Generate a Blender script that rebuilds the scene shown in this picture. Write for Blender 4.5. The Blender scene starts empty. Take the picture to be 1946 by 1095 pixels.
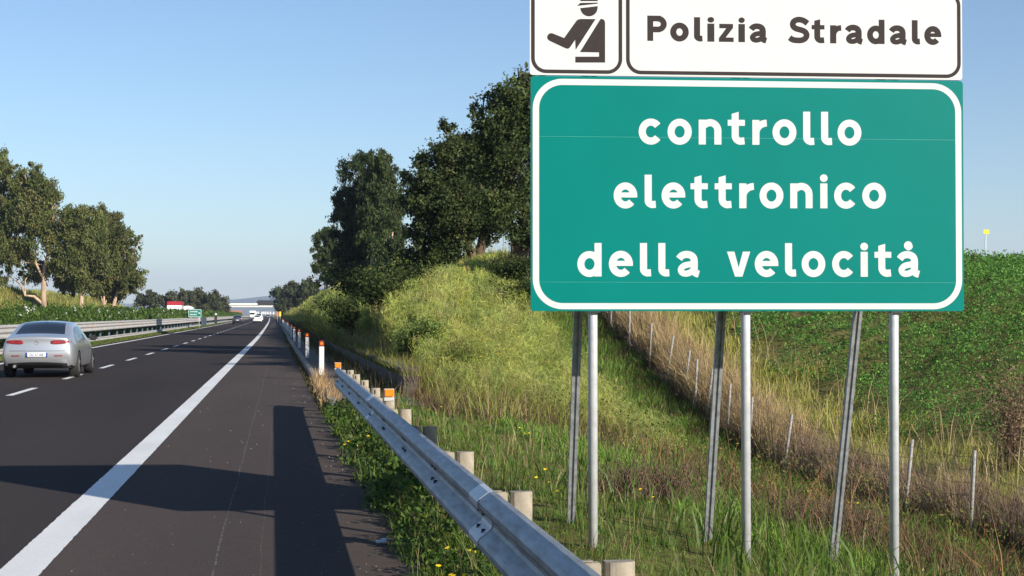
import bpy, bmesh, math, random
import numpy as np
from mathutils import Vector, Matrix
from mathutils.bvhtree import BVHTree

random.seed(7); rng = np.random.default_rng(11)
scn = bpy.context.scene
col = scn.collection
PI = math.pi

# ------------------------------------------------------------------ camera, sky, sun, exposure
F = 2800.0 / 1946.0                                   # focal length / sensor width
YAW = math.atan((973 - 535) / 2800.0)
PITCH = math.atan((598 - 547.5) / 2800.0)
EYE = 1.6
cam = bpy.data.cameras.new('camera'); cam.sensor_width = 36; cam.lens = 36 * F
cam.clip_start = 0.1; cam.clip_end = 30000
co = bpy.data.objects.new('camera', cam); col.objects.link(co)
co.location = (0, 0, EYE); co.rotation_euler = (PI / 2 + PITCH, 0, -YAW)
scn.camera = co

SUN = Vector((1.457, -1.94, 1.0)).normalized()
EL = math.asin(SUN.z); ROT = math.atan2(SUN.x, SUN.y)
w = bpy.data.worlds.new('World'); scn.world = w; w.use_nodes = True
nt = w.node_tree
bg = nt.nodes['Background']
sky = nt.nodes.new('ShaderNodeTexSky'); sky.sky_type = 'NISHITA'; sky.sun_disc = False
sky.sun_elevation = EL; sky.sun_rotation = ROT
sky.altitude = 0; sky.air_density = 1.0; sky.dust_density = 0.25; sky.ozone_density = 3.0
tn = nt.nodes.new('ShaderNodeMix'); tn.data_type = 'RGBA'; tn.blend_type = 'MULTIPLY'; tn.inputs[0].default_value = 1
tn.inputs[7].default_value = (.97, 1.02, 1.08, 1)
nt.links.new(sky.outputs[0], tn.inputs[6]); nt.links.new(tn.outputs[2], bg.inputs[0]); bg.inputs[1].default_value = 0.087
sl = bpy.data.lights.new('sun', 'SUN'); sl.energy = 5.0; sl.angle = math.radians(0.5); sl.color = (1.0, 0.92, 0.80)
so = bpy.data.objects.new('sun', sl); col.objects.link(so); so.location = SUN * 60
so.rotation_euler = SUN.to_track_quat('Z', 'Y').to_euler()
vs = scn.view_settings
vs.view_transform = 'Standard'; vs.look = 'None'; vs.gamma = 1; vs.exposure = 0.6
scn.cycles.use_denoising = True
scn.cycles.max_bounces = 6; scn.cycles.diffuse_bounces = 3; scn.cycles.glossy_bounces = 3
scn.cycles.transmission_bounces = 4; scn.cycles.transparent_max_bounces = 8; scn.cycles.volume_bounces = 1
scn.cycles.caustics_reflective = False; scn.cycles.caustics_refractive = False

def W(px, d):                                          # picture column and distance -> plan position
    xc = (px - 973) / 2800.0 * d
    return xc * math.cos(YAW) + d * math.sin(YAW), d * math.cos(YAW) - xc * math.sin(YAW)

# ------------------------------------------------------------------ tagging and mesh helpers
def tag(o, label=None, cat=None, group=None, kind=None):
    if label: o['label'] = label
    if cat: o['category'] = cat
    if group: o['group'] = group
    if kind: o['kind'] = kind
    return o

def empty(name, loc=(0, 0, 0), rz=0, label=None, cat=None, group=None):
    o = bpy.data.objects.new(name, None); col.objects.link(o)
    o.empty_display_size = .2; o.location = loc; o.rotation_euler = (0, 0, rz)
    return tag(o, label, cat, group)

def link(name, me, mat=None, parent=None, loc=None):
    o = bpy.data.objects.new(name, me); col.objects.link(o)
    if mat is not None:
        for m in (mat if isinstance(mat, (list, tuple)) else [mat]): me.materials.append(m)
    if parent is not None: o.parent = parent
    if loc is not None: o.location = loc
    return o

def np_mesh(name, V, sizes, idx, cols=None, smooth=False):
    me = bpy.data.meshes.new(name)
    V = np.asarray(V, np.float32); idx = np.asarray(idx, np.int32); sizes = np.asarray(sizes, np.int32)
    me.vertices.add(len(V)); me.vertices.foreach_set('co', V.ravel())
    me.loops.add(len(idx)); me.loops.foreach_set('vertex_index', idx)
    me.polygons.add(len(sizes))
    st = np.zeros(len(sizes), np.int32); st[1:] = np.cumsum(sizes)[:-1]
    me.polygons.foreach_set('loop_start', st); me.polygons.foreach_set('loop_total', sizes)
    if smooth: me.polygons.foreach_set('use_smooth', np.ones(len(sizes), bool))
    if cols is not None:
        a = me.attributes.new('tint', 'FLOAT_COLOR', 'POINT')
        c = np.ones((len(V), 4), np.float32); c[:, :3] = cols; a.data.foreach_set('color', c.ravel())
    me.update(calc_edges=True)
    return me

class MB:
    """collects faces, builds one mesh"""
    def __init__(s): s.v = []; s.f = []; s.sm = []
    def add(s, vs, fs, smooth=False):
        b = len(s.v); s.v += [tuple(p) for p in vs]
        for f in fs: s.f.append([b + i for i in f]); s.sm.append(smooth)
    def box(s, c, d, M=None):
        x, y, z = [k / 2 for k in d]
        vs = [Vector((i * x, j * y, k * z)) for k in (-1, 1) for j in (-1, 1) for i in (-1, 1)]
        if M is not None: vs = [M @ p for p in vs]
        vs = [p + Vector(c) for p in vs]
        s.add(vs, [(0, 2, 3, 1), (4, 5, 7, 6), (0, 1, 5, 4), (2, 6, 7, 3), (0, 4, 6, 2), (1, 3, 7, 5)])
    def tube(s, pts, r, n=8, cap=True):
        pts = [Vector(p) for p in pts]; R = r if isinstance(r, (list, tuple)) else [r] * len(pts)
        vs = []; fs = []
        ref = None
        for i, p in enumerate(pts):
            t = (pts[min(i + 1, len(pts) - 1)] - pts[max(i - 1, 0)]).normalized()
            if ref is None: ref = Vector((1, 0, 0)) if abs(t.x) < .8 else Vector((0, 1, 0))
            a = (ref - t * ref.dot(t)).normalized(); b = t.cross(a); ref = a
            for k in range(n):
                q = 2 * PI * k / n
                vs.append(p + (a * math.cos(q) + b * math.sin(q)) * R[i])
        for i in range(len(pts) - 1):
            for k in range(n):
                k2 = (k + 1) % n
                fs.append((i * n + k, i * n + k2, (i + 1) * n + k2, (i + 1) * n + k))
        s.add(vs, fs, True)
        if cap:
            b = len(s.v) - len(vs)
            s.f.append([b + k for k in reversed(range(n))]); s.sm.append(False)
            s.f.append([b + (len(pts) - 1) * n + k for k in range(n)]); s.sm.append(False)
    def prism(s, poly, fn, t):
        """poly of 2d points; fn(u, v, h) -> point; thickness t (front at h=t)"""
        n = len(poly)
        vs = [fn(u, v, 0) for u, v in poly] + [fn(u, v, t) for u, v in poly]
        fs = [tuple(range(n, 2 * n)), tuple(reversed(range(n)))]
        fs += [(i, (i + 1) % n, n + (i + 1) % n, n + i) for i in range(n)]
        s.add(vs, fs)
    def sweep(s, prof, path, closed=False, smooth=False):
        """prof: (x, z) points, path: list of (dx, y, dz)"""
        n = len(prof); vs = []; fs = []
        for dx, y, dz in path:
            vs += [(dx + px, y, dz + pz) for px, pz in prof]
        m = n if closed else n - 1
        for i in range(len(path) - 1):
            for k in range(m):
                k2 = (k + 1) % n
                fs.append((i * n + k, i * n + k2, (i + 1) * n + k2, (i + 1) * n + k))
        s.add(vs, fs, smooth)
        if closed:
            b = len(s.v) - len(vs)
            s.f.append([b + k for k in range(n)]); s.sm.append(False)
            s.f.append([b + (len(path) - 1) * n + k for k in reversed(range(n))]); s.sm.append(False)
    def mesh(s, name, bevel=0):
        me = bpy.data.meshes.new(name)
        me.from_pydata(s.v, [], s.f)
        me.polygons.foreach_set('use_smooth', s.sm)
        me.update()
        bm = bmesh.new(); bm.from_mesh(me)
        bmesh.ops.recalc_face_normals(bm, faces=bm.faces)
        if bevel:
            es = [e for e in bm.edges if len(e.link_faces) == 2 and e.calc_face_angle(0) > .6]
            bmesh.ops.bevel(bm, geom=es, offset=bevel, segments=2, affect='EDGES', clamp_overlap=True)
        bm.to_mesh(me); bm.free()
        return me
    def build(s, name, mat, parent=None, loc=None, bevel=0):
        return link(name, s.mesh(name, bevel), mat, parent, loc)

def copy_tree(o, parent=None):
    c = o.copy(); col.objects.link(c)
    if parent is not None: c.parent = parent
    for ch in list(o.children): copy_tree(ch, c)
    return c

# ------------------------------------------------------------------ materials
def nodes(name):
    m = bpy.data.materials.new(name); m.use_nodes = True
    t = m.node_tree; return m, t, t.nodes['Principled BSDF']

def N(t, kind, **kw):
    n = t.nodes.new(kind)
    for k, v in kw.items(): setattr(n, k, v)
    return n

def noise(t, scale, detail=6, rough=.6, coord=None, stretch=None):
    n = N(t, 'ShaderNodeTexNoise'); n.inputs['Scale'].default_value = scale
    n.inputs['Detail'].default_value = detail; n.inputs['Roughness'].default_value = rough
    tc = N(t, 'ShaderNodeTexCoord'); src = tc.outputs['Object']
    if stretch:
        mp = N(t, 'ShaderNodeMapping'); mp.inputs['Scale'].default_value = stretch
        t.links.new(src, mp.inputs[0]); src = mp.outputs[0]
    t.links.new(src, n.inputs['Vector'])
    return n

def ramp(t, fac, stops):
    r = N(t, 'ShaderNodeValToRGB'); e = r.color_ramp.elements
    while len(e) < len(stops): e.new(.5)
    for k, (p, c) in enumerate(stops):
        e[k].position = p; e[k].color = (*c, 1) if len(c) == 3 else c
    t.links.new(fac, r.inputs[0]); return r

def mix(t, fac, a, b, mode='MIX'):
    m = N(t, 'ShaderNodeMix', data_type='RGBA', blend_type=mode)
    for s, v in ((m.inputs[0], fac), (m.inputs[6], a), (m.inputs[7], b)):
        if isinstance(v, bpy.types.NodeSocket): t.links.new(v, s)
        elif isinstance(v, (int, float)): s.default_value = v
        else: s.default_value = (*v, 1)
    return m.outputs[2]

def bump(t, b, h, strength=.3, dist=.01):
    n = N(t, 'ShaderNodeBump'); n.inputs['Strength'].default_value = strength; n.inputs['Distance'].default_value = dist
    t.links.new(h, n.inputs['Height']); t.links.new(n.outputs[0], b.inputs['Normal'])

def pm(name, c, rough=.6, metal=0, var=.15, scale=6, bmp=0, spec=.5, coat=0, stretch=None):
    m, t, b = nodes(name)
    n = noise(t, scale, stretch=stretch)
    lo = tuple(max(0, k * (1 - var)) for k in c); hi = tuple(min(1, k * (1 + var)) for k in c)
    r = ramp(t, n.outputs[0], [(.3, lo), (.7, hi)])
    t.links.new(r.outputs[0], b.inputs['Base Color'])
    b.inputs['Roughness'].default_value = rough; b.inputs['Metallic'].default_value = metal
    b.inputs['Specular IOR Level'].default_value = spec
    if coat: b.inputs['Coat Weight'].default_value = coat; b.inputs['Coat Roughness'].default_value = .08
    if bmp: bump(t, b, n.outputs[0], bmp)
    return m

def leafmat(name, transl=.35, rough=.55, spec=.3):
    m, t, b = nodes(name)
    a = N(t, 'ShaderNodeAttribute', attribute_name='tint')
    n = noise(t, 3.0, 3)
    r = ramp(t, n.outputs[0], [(.3, (.8, .8, .8)), (.7, (1.2, 1.2, 1.1))])
    c = mix(t, 1.0, a.outputs['Color'], r.outputs[0], 'MULTIPLY')
    t.links.new(c, b.inputs['Base Color']); b.inputs['Roughness'].default_value = rough
    b.inputs['Specular IOR Level'].default_value = spec
    tr = N(t, 'ShaderNodeBsdfTranslucent'); t.links.new(c, tr.inputs[0])
    mx = N(t, 'ShaderNodeMixShader'); mx.inputs[0].default_value = transl
    t.links.new(b.outputs[0], mx.inputs[1]); t.links.new(tr.outputs[0], mx.inputs[2])
    t.links.new(mx.outputs[0], t.nodes['Material Output'].inputs[0])
    return m

M = {}
M['leaf'] = leafmat('leaf', .38, .65, .12)
M['grass'] = leafmat('grass_blade', .4, .5)
M['dry'] = leafmat('dry_stalk', .2, .8, .1)
M['galv'] = pm('galvanised_steel', (.60, .61, .63), .45, .25, .12, 14, .05)
M['galvdull'] = pm('weathered_zinc', (.31, .32, .335), .52, .4, .34, 7, .10, stretch=(3, .6, 3))
M['postzinc'] = pm('dusty_zinc_post', (.33, .285, .22), .7, .1, .38, 9, .1, .3)
M['grey'] = pm('dull_grey_rail', (.50, .48, .46), .6, .2, .16, 3, stretch=(1, .3, 2))
M['white'] = pm('white_sheeting', (.61, .61, .60), .5, 0, .03, 3, 0, .1)
M['black'] = pm('black_print', (.045, .037, .036), .6, 0, .08, 30, 0, .04)
M['dark'] = pm('dark_plastic', (.02, .02, .022), .5)
M['rubber'] = pm('rubber', (.018, .017, .016), .8)
M['orange'] = pm('orange_reflector', (.85, .22, .01), .3, 0, .06, 20)
M['orangedark'] = pm('red_orange_reflector', (.20, .022, .008), .35, 0, .2, 40)
M['yellow'] = pm('yellow_plate', (.85, .72, .04), .5, 0, .04)
M['concrete'] = pm('concrete', (.24, .21, .175), .9, 0, .3, 4, .4)
M['concretedark'] = pm('stained_concrete', (.11, .085, .065), .95, 0, .4, 3, .4)
M['concretelight'] = pm('pale_concrete', (.62, .6, .55), .85, 0, .1, .6, .1)
M['fencepost'] = pm('weathered_fence_post', (.30, .285, .26), .85, 0, .35, 25, .3)
M['wire'] = pm('rusty_wire', (.16, .13, .11), .7, .4)
M['bark'] = pm('oak_bark', (.13, .085, .055), .95, 0, .5, 9, .8, stretch=(3, 3, .6))
M['gumbark'] = pm('pale_gum_bark', (.42, .30, .21), .85, 0, .45, 2.5, .3, stretch=(1, 1, .3))
M['stem'] = pm('green_stem', (.10, .15, .03), .7)
M['petal'] = pm('yellow_petal', (.86, .62, .01), .55, 0, .1, 60)
M['silver'] = pm('silver_paint', (.47, .485, .51), .3, .55, .02, 3, 0, .5, .8)
M['whitepaint'] = pm('white_paint', (.78, .78, .76), .35, 0, .03, 3, 0, .5, .5)
M['navypaint'] = pm('dark_blue_paint', (.035, .045, .065), .35, .2, .05, 3, 0, .5, .6)
M['redpaint'] = pm('red_paint', (.35, .015, .03), .4, 0, .08, 2)
M['glass'] = pm('tinted_glass', (.012, .015, .02), .06, 0, .05, 3, 0, .6)
M['glass2'] = pm('side_glass', (.03, .04, .05), .05, 0, .05, 3, 0, .8)
M['lamp'] = pm('red_lamp', (.24, .010, .014), .3, 0, .25, 12, 0, .6, .6)
M['chrome'] = pm('bright_metal', (.75, .75, .75), .2, .9, .03)
M['alloy'] = pm('alloy_wheel', (.5, .5, .5), .35, .7, .05)
M['plate'] = pm('plate_white', (.72, .74, .76), .45, 0, .02)
M['plateblue'] = pm('plate_blue', (.02, .06, .28), .4, 0, .02)
M['platetext'] = pm('plate_ink', (.04, .045, .07), .5, 0, .02)
M['tarp'] = pm('pale_tarp', (.75, .75, .72), .6)
M['bluegrey'] = pm('blue_grey_steel', (.10, .15, .20), .5, .3)
M['rusty'] = pm('brick_red', (.32, .14, .10), .9)
M['pebble'] = pm('pebble', (.30, .27, .23), .9, 0, .35, 40)
M['litter'] = pm('pale_litter', (.6, .7, .8), .4)

def green_sheet():
    m, t, b = nodes('green_retroreflective_sheeting')
    n = noise(t, 1.2, 3); r = ramp(t, n.outputs[0], [(.3, (.0003, .170, .146)), (.7, (.0003, .186, .160))])
    t.links.new(r.outputs[0], b.inputs['Base Color'])
    b.inputs['Roughness'].default_value = .40; b.inputs['Specular IOR Level'].default_value = .09
    fine = noise(t, 900, 2); bump(t, b, fine.outputs[0], .06, .001)
    return m
M['green'] = green_sheet()
M['seam'] = pm('sheeting_edge', (.03, .27, .235), .5, 0, .2, 8)

def asphalt():
    m, t, b = nodes('asphalt')
    tc = N(t, 'ShaderNodeTexCoord'); sx = N(t, 'ShaderNodeSeparateXYZ'); t.links.new(tc.outputs['Object'], sx.inputs[0])
    n1 = noise(t, 70, 4, .8); n2 = noise(t, .35, 5, .6, stretch=(1, .12, 1)); n3 = noise(t, 9, 4)
    lane = ramp(t, n1.outputs[0], [(.30, (.026, .0225, .0225)), (.56, (.051, .0435, .0425)), (.75, (.092, .080, .076))])
    shou = ramp(t, n1.outputs[0], [(.28, (.045, .037, .034)), (.56, (.088, .072, .066)), (.74, (.175, .145, .130))])
    lt = N(t, 'ShaderNodeMath', operation='GREATER_THAN'); lt.inputs[1].default_value = -1.55
    t.links.new(sx.outputs[0], lt.inputs[0])
    c = mix(t, lt.outputs[0], lane.outputs[0], shou.outputs[0])
    big = ramp(t, n2.outputs[0], [(.25, (.78, .78, .80)), (.75, (1.24, 1.22, 1.20))])
    c = mix(t, 1.0, c, big.outputs[0], 'MULTIPLY')
    mid = ramp(t, n3.outputs[0], [(.3, (.94, .94, .94)), (.7, (1.06, 1.06, 1.06))])
    c = mix(t, 1.0, c, mid.outputs[0], 'MULTIPLY')
    # paving joints in the shoulder: thin pale lines along the road
    wob = noise(t, .6, 3)
    for x0, wd, cc in ((-.42, .006, (.17, .155, .14)), (-.13, .004, (.12, .11, .10))):
        a = N(t, 'ShaderNodeMath', operation='MULTIPLY_ADD'); a.inputs[1].default_value = .05; a.inputs[2].default_value = -.025 - x0
        t.links.new(wob.outputs[0], a.inputs[0])
        s = N(t, 'ShaderNodeMath', operation='ADD'); t.links.new(sx.outputs[0], s.inputs[0]); t.links.new(a.outputs[0], s.inputs[1])
        ab = N(t, 'ShaderNodeMath', operation='ABSOLUTE'); t.links.new(s.outputs[0], ab.inputs[0])
        l = N(t, 'ShaderNodeMath', operation='LESS_THAN'); l.inputs[1].default_value = wd; t.links.new(ab.outputs[0], l.inputs[0])
        br = N(t, 'ShaderNodeMath', operation='MULTIPLY'); t.links.new(l.outputs[0], br.inputs[0])
        pr = ramp(t, n3.outputs[0], [(.42, (0, 0, 0)), (.6, (1, 1, 1))]); t.links.new(pr.outputs[0], br.inputs[1])
        c = mix(t, br.outputs[0], c, cc)
    # dusty margin beside the kerb
    mr = N(t, 'ShaderNodeMapRange'); mr.inputs[1].default_value = .1; mr.inputs[2].default_value = .95
    t.links.new(sx.outputs[0], mr.inputs[0])
    dn = N(t, 'ShaderNodeMath', operation='MULTIPLY'); t.links.new(mr.outputs[0], dn.inputs[0]); t.links.new(n3.outputs[0], dn.inputs[1])
    c = mix(t, dn.outputs[0], c, (.115, .09, .068))
    t.links.new(c, b.inputs['Base Color']); b.inputs['Roughness'].default_value = .95; b.inputs['Specular IOR Level'].default_value = .06
    bump(t, b, n1.outputs[0], .7, .006)
    return m
M['asphalt'] = asphalt()

def paint():
    m, t, b = nodes('road_paint')
    n = noise(t, 45, 6, .75); n2 = noise(t, 1.5, 5, stretch=(1, .3, 1))
    c = ramp(t, n.outputs[0], [(.22, (.30, .29, .27)), (.40, (.74, .735, .71)), (.7, (.84, .835, .815))])
    c2 = ramp(t, n2.outputs[0], [(.3, (.86, .85, .83)), (.7, (1.04, 1.04, 1.04))])
    t.links.new(mix(t, 1.0, c.outputs[0], c2.outputs[0], 'MULTIPLY'), b.inputs['Base Color'])
    b.inputs['Roughness'].default_value = .7; bump(t, b, n.outputs[0], .4, .004)
    return m
M['paint'] = paint()

def soil():
    m, t, b = nodes('soil_and_thatch')
    n1 = noise(t, .25, 6, .65); n2 = noise(t, 3, 6, .7); n3 = noise(t, 30, 4, .7)
    a = ramp(t, n1.outputs[0], [(.35, (.11, .105, .035)), (.5, (.15, .15, .045)), (.68, (.20, .165, .075))])
    d = ramp(t, n2.outputs[0], [(.3, (.55, .55, .5)), (.7, (1.35, 1.3, 1.2))])
    e = ramp(t, n3.outputs[0], [(.3, (.6, .6, .6)), (.7, (1.3, 1.3, 1.3))])
    c = mix(t, 1.0, mix(t, 1.0, a.outputs[0], d.outputs[0], 'MULTIPLY'), e.outputs[0], 'MULTIPLY')
    t.links.new(c, b.inputs['Base Color']); b.inputs['Roughness'].default_value = 1; b.inputs['Specular IOR Level'].default_value = .1
    bump(t, b, n2.outputs[0], .8, .08)
    return m
M['soil'] = soil()
M['hill'] = pm('hill_scrub', (.09, .10, .06), 1, 0, .4, .004)

# ------------------------------------------------------------------ land form
def sm(a, b, x):
    t = np.clip((np.asarray(x, float) - a) / (b - a), 0, 1); return t * t * (3 - 2 * t)
def xoff(Y):
    return -4.0 * np.power(np.clip((np.asarray(Y, float) - 90) / 620, 0, 3), 1.3)
def sR(Y):                                              # right-hand edge drifts inward along the road
    return -.0062 * (np.minimum(np.asarray(Y, float), 90) - 25) + xoff(Y)
_k = rng.uniform(-1, 1, (14, 2)); _p = rng.uniform(0, 6.28, 14)
def lump(X, Y, L):
    s = 0
    for i in range(14):
        s = s + np.sin((X * _k[i, 0] + Y * _k[i, 1]) * 6.28 / L * 1.2 + _p[i])
    return s / 5.0
AX = [.85, 1.0, 1.3, 1.9, 3.9, 6, 8, 10, 12, 16, 36, 60, 200, 9000]
AZ = [-.04, .06, .1, .13, -.15, -.8, -1.5, -1.6, -1.35, -.4, 3.2, 3.9, 4.2, 5]
BX = [.85, 1.0, 2.25, 2.45, 2.9, 3.7, 8, 10, 14, 36, 60, 200, 9000]
BZ = [-.04, .06, .06, .60, 1.2, 1.75, 3.65, 4.0, 4.0, 3.35, 3.9, 4.2, 5]
LX = [-9000, -200, -60, -32, -25.5, -24.6, -24.5, -13.8, -13.6, -10, -9.6, -9.5]
LZ = [4, 4.5, 4.9, 4.5, .15, .02, -.04, -.04, .05, .08, .04, -.04]
def ground_z(X, Y):
    X = np.asarray(X, float); Y = np.asarray(Y, float)
    xr = X - sR(Y); xl = X - xoff(Y)
    t = sm(25, 43 + 17 * sm(3, 9, xr), Y)
    a = np.interp(xr, AX, AZ); b = np.interp(xr, BX, BZ)
    far = 1 - sm(480, 700, Y)
    b = np.where(xr > 2.3, .06 + (b - .06) * (far * .98 + .02), b)
    b = np.where(xr > 2.45, b * (1 + .22 * sm(62, 105, Y)), b)
    r = a * (1 - t) + b * t + np.where(xr > 3, .10 * lump(X, Y, 7) * sm(3, 5, xr), 0)
    l = np.interp(xl, LX, LZ)
    farl = 1 - sm(260, 420, Y)
    l = np.where(xl < -24.6, l * (farl * .93 + .07) + .25 * lump(X, Y, 22) * sm(25, 30, -xl), l)
    z = np.where(xl > -9.5, np.where(xr < .85, -.04, r), l)
    return z
def gz(x, y): return float(ground_z(x, y))

def terrain():
    xs = np.concatenate([[-9500, -5000, -2500, -1200, -600, -300, -150, -100], np.arange(-80, -34, 4), np.arange(-34, -9, 1.0),
                         [-9.5, -9.2, -7, -5, -3, -1, .3], np.arange(.7, 3.0, .1), np.arange(3, 17, .35), np.arange(17, 50, 1.0),
                         [52, 56, 62, 75, 100, 150, 300, 600, 1200, 2500, 5000, 9500]])
    ys = np.concatenate([[-200, -60, -20, -8], np.arange(-4, 75, .5), np.arange(75, 200, 2.5), np.arange(200, 500, 8), np.arange(500, 1000, 30),
                         [1100, 1300, 1700, 2300, 3200, 4500, 6500, 9500]])
    X, Y = np.meshgrid(xs, ys)
    # keep the columns parallel to the road edge close to it
    s = np.where((X > .5) & (X < 60), sR(Y), np.where((X > -60) & (X < .5), xoff(Y), 0))
    X = X + s
    Z = ground_z(X, Y)
    nx, ny = len(xs), len(ys)
    V = np.stack([X, Y, Z], -1).reshape(-1, 3)
    i = np.arange(ny - 1)[:, None] * nx + np.arange(nx - 1)[None, :]
    Q = np.stack([i, i + 1, i + nx + 1, i + nx], -1).reshape(-1, 4)
    me = np_mesh('ground', V, np.full(len(Q), 4), Q.ravel(), smooth=True)
    tag(link('ground', me, M['soil']), kind='structure')
terrain()

def ribbon(name, x0, x1, z, ys, mat, parent=None, fl=xoff, fr=xoff):
    V = []; Q = []
    for y in ys: V += [(x0 + float(fl(y)), y, z), (x1 + float(fr(y)), y, z)]
    for k in range(len(ys) - 1): Q.append((2 * k, 2 * k + 1, 2 * k + 3, 2 * k + 2))
    m = MB(); m.add(V, Q); return m.build(name, mat, parent)
YS = list(range(-60, 120, 10)) + list(range(120, 1000, 20)) + [1100, 1300, 1600, 2000]
road = ribbon('road', -9.55, .86, 0, YS, M['asphalt'], None, xoff, sR); tag(road, kind='structure')
def edge_line(x, wd, lab):
    ys = list(np.arange(-6, 9, .5)) + (list(np.arange(9, 34, .035)) if x > -5 else []) + list(np.arange(34 if x > -5 else 9, 120, 5)) + [y for y in YS if y >= 120]
    V = []
    j = [0, 0]
    for y in ys:
        j = [k * .5 + random.gauss(0, .0016) for k in j]
        o_ = float(xoff(y)); V += [(x - wd / 2 + o_ + j[0], y, .005), (x + wd / 2 + o_ + j[1], y, .005)]
    m = MB(); m.add(V, [(2 * k, 2 * k + 1, 2 * k + 3, 2 * k + 2) for k in range(len(ys) - 1)])
    return m.build('edge_line', M['paint'], road)
edge_line(-1.60, .27, 0); edge_line(-9.0, .22, 1)
dm = MB()
for k in range(-4, 100):
    y = 31.8 + 7.5 * k
    xo = float(xoff(y)); x = -5.30 + xo
    dm.add([(x - .075, y - 1.55, .005), (x + .075, y - 1.55, .005), (x + .075, y + 1.55, .005), (x - .075, y + 1.55, .005)], [(0, 1, 2, 3)])
dm.build('lane_line', M['paint'], road)
o = ribbon('opposite_road', -24.4, -14, 0, YS, M['asphalt']); tag(o, kind='structure')

# kerb and concrete strip on the right, from the guardrail end onward
YK = [24.2] + list(range(26, 90, 4)) + list(range(90, 460, 15))
def sweepR(name, prof, ys, mat, parent=None, smooth=False):
    m = MB(); m.sweep(prof, [(float(sR(y)), y, 0) for y in ys], True, smooth); return m.build(name, mat, parent)
tag(sweepR('kerb', [(.80, -.05), (.80, .12), (.82, .14), (.95, .14), (.95, -.05)], YK, M['concrete']), kind='structure')
tag(sweepR('pavement', [(.953, -.05), (.953, .125), (2.3, .135), (2.3, -.05)], YK, M['concretedark']), kind='structure')

# ------------------------------------------------------------------ retaining wall along the concrete strip
wl = empty('retaining_wall', (1.8, 60, 0), 0, 'low dark concrete retaining wall holding back the overgrown slope behind the delineator posts', 'wall')
YW = [27.0] + list(range(29, 90, 4)) + list(range(90, 300, 15))
def local(o, p): return (p[0] - p[0], 0, 0)
def sweep_thing(name, prof, ys, mat, parent):
    px, py, pz = parent.location
    m = MB(); m.sweep(prof, [(float(sR(y)) - px, y - py, -pz) for y in ys], True); return m.build(name, mat, parent)
sweep_thing('wall', [(2.22, -.3), (2.22, .56), (2.48, .56), (2.48, -.3)], YW, M['concretedark'], wl)
sweep_thing('coping', [(2.18, .56), (2.18, .605), (2.2, .62), (2.5, .62), (2.5, .56)], YW, M['concretedark'], wl)

# ------------------------------------------------------------------ guardrail beside the verge
def gx(y): return .93 + float(sR(y))
gr = empty('guardrail', (gx(10), 10, 0), 0, 'galvanised steel guardrail with a corrugated beam running beside the road verge', 'guardrail')
gp = gr.location
front = [(.0, .40), (-.022, .404), (-.066, .437), (-.078, .455), (-.078, .478), (-.066, .497), (-.012, .538), (-.004, .555), (-.004, .572),
         (-.012, .589), (-.066, .632), (-.078, .65), (-.078, .674), (-.066, .691), (-.022, .722), (.0, .726)]
back = [(x + .004, z) for x, z in reversed(front)]
path = [(gx(y) - gp.x, y - gp.y, 0) for y in [-6, -3, 0, 3, 6, 9, 12, 15, 18, 21, 23, 24.2]]
path += [(gx(24.7) + .03 - gp.x, 24.7 - gp.y, 0), (gx(25.0) + .10 - gp.x, 25.0 - gp.y, 0)]
m = MB(); m.sweep(front + back, path, True, False)
rail = m.build('rail', M['galvdull'], gr)
PY = [-3.4, -1.2, 1.0, 3.1, 5.25, 7.4, 9.6, 11.8, 14.0, 15.95, 18.1, 20.3, 22.3, 24.0]

for y in PY:
    x = gx(y)
    g = gz(x + .2, y)
    prof = [(.0, .055), (.0, .012), (.012, .0)] + [(.055 + .043 * math.sin(a), -.010 * math.cos(a)) for a in np.linspace(-1.2, 1.2, 7)] + [(.098, .0), (.11, .012), (.11, .055)]
    prof2 = prof + [(px_ * .95 + .003, py_ + .004) for px_, py_ in reversed(prof)]
    pm_ = MB(); n = len(prof2)
    vs_ = [(px_, py_, zz) for zz in (g - .25, .70) for px_, py_ in prof2]
    pm_.add(vs_, [(i, (i + 1) % n, n + (i + 1) % n, n + i) for i in range(n)])
    pm_.add([(px_, py_, .70) for px_, py_ in prof], [tuple(range(len(prof)))])
    p = pm_.build('post', M['postzinc'], gr, (x + .115 - gp.x, y - gp.y, 0))
    s = MB(); s.box((.052, .0, .56), (.085, .05, .28)); s.box((.045, .006, .703), (.05, .035, .008))
    s.build('spacer', M['postzinc'], gr, (x - gp.x, y + .01 - gp.y, 0), .004)
    if y > 16:
        q = MB(); q.box((.045, -.0135, .655), (.014, .004, .05)); q.build('slot', M['dark'], p)
    for dy in (-.09, .09):
        for zz, xx in ((.612, -.036), (.516, -.038)):
            c = Vector((x - gp.x + xx, y + dy - gp.y, zz))
            bolts = MB(); bolts.tube([c + Vector((-.012, 0, .004 if zz < .55 else -.004)), c + Vector((.012, 0, 0))], .013, 8); bolts.build('bolt', M['dark'], gr)
    if abs(y - 7.4) < .1 or abs(y - 15.95) < .1 or abs(y - 3.1) < .1:
        splice = MB(); splice.sweep([(a - .004, b) for a, b in front] + [(a - .001, b) for a, b in reversed(front)], [(x - gp.x, y - .17 - gp.y, 0), (x - gp.x, y + .17 - gp.y, 0)], True)
        splice.build('splice_plate', M['galv'], gr)
for y, dx in ((15.95, .165), (24.75, .0)):
    x = gx(y)
    rr = MB(); rr.box((x + dx - gp.x, y - .03 - gp.y, .755), (.10, .02, .08)); rr.build('reflector', M['orange'], gr, None, .006)
    rr = MB(); rr.box((x + dx - gp.x, y - .012 - gp.y, .735), (.106, .012, .13)); rr.build('reflector_bracket', M['grey'], gr)

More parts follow.
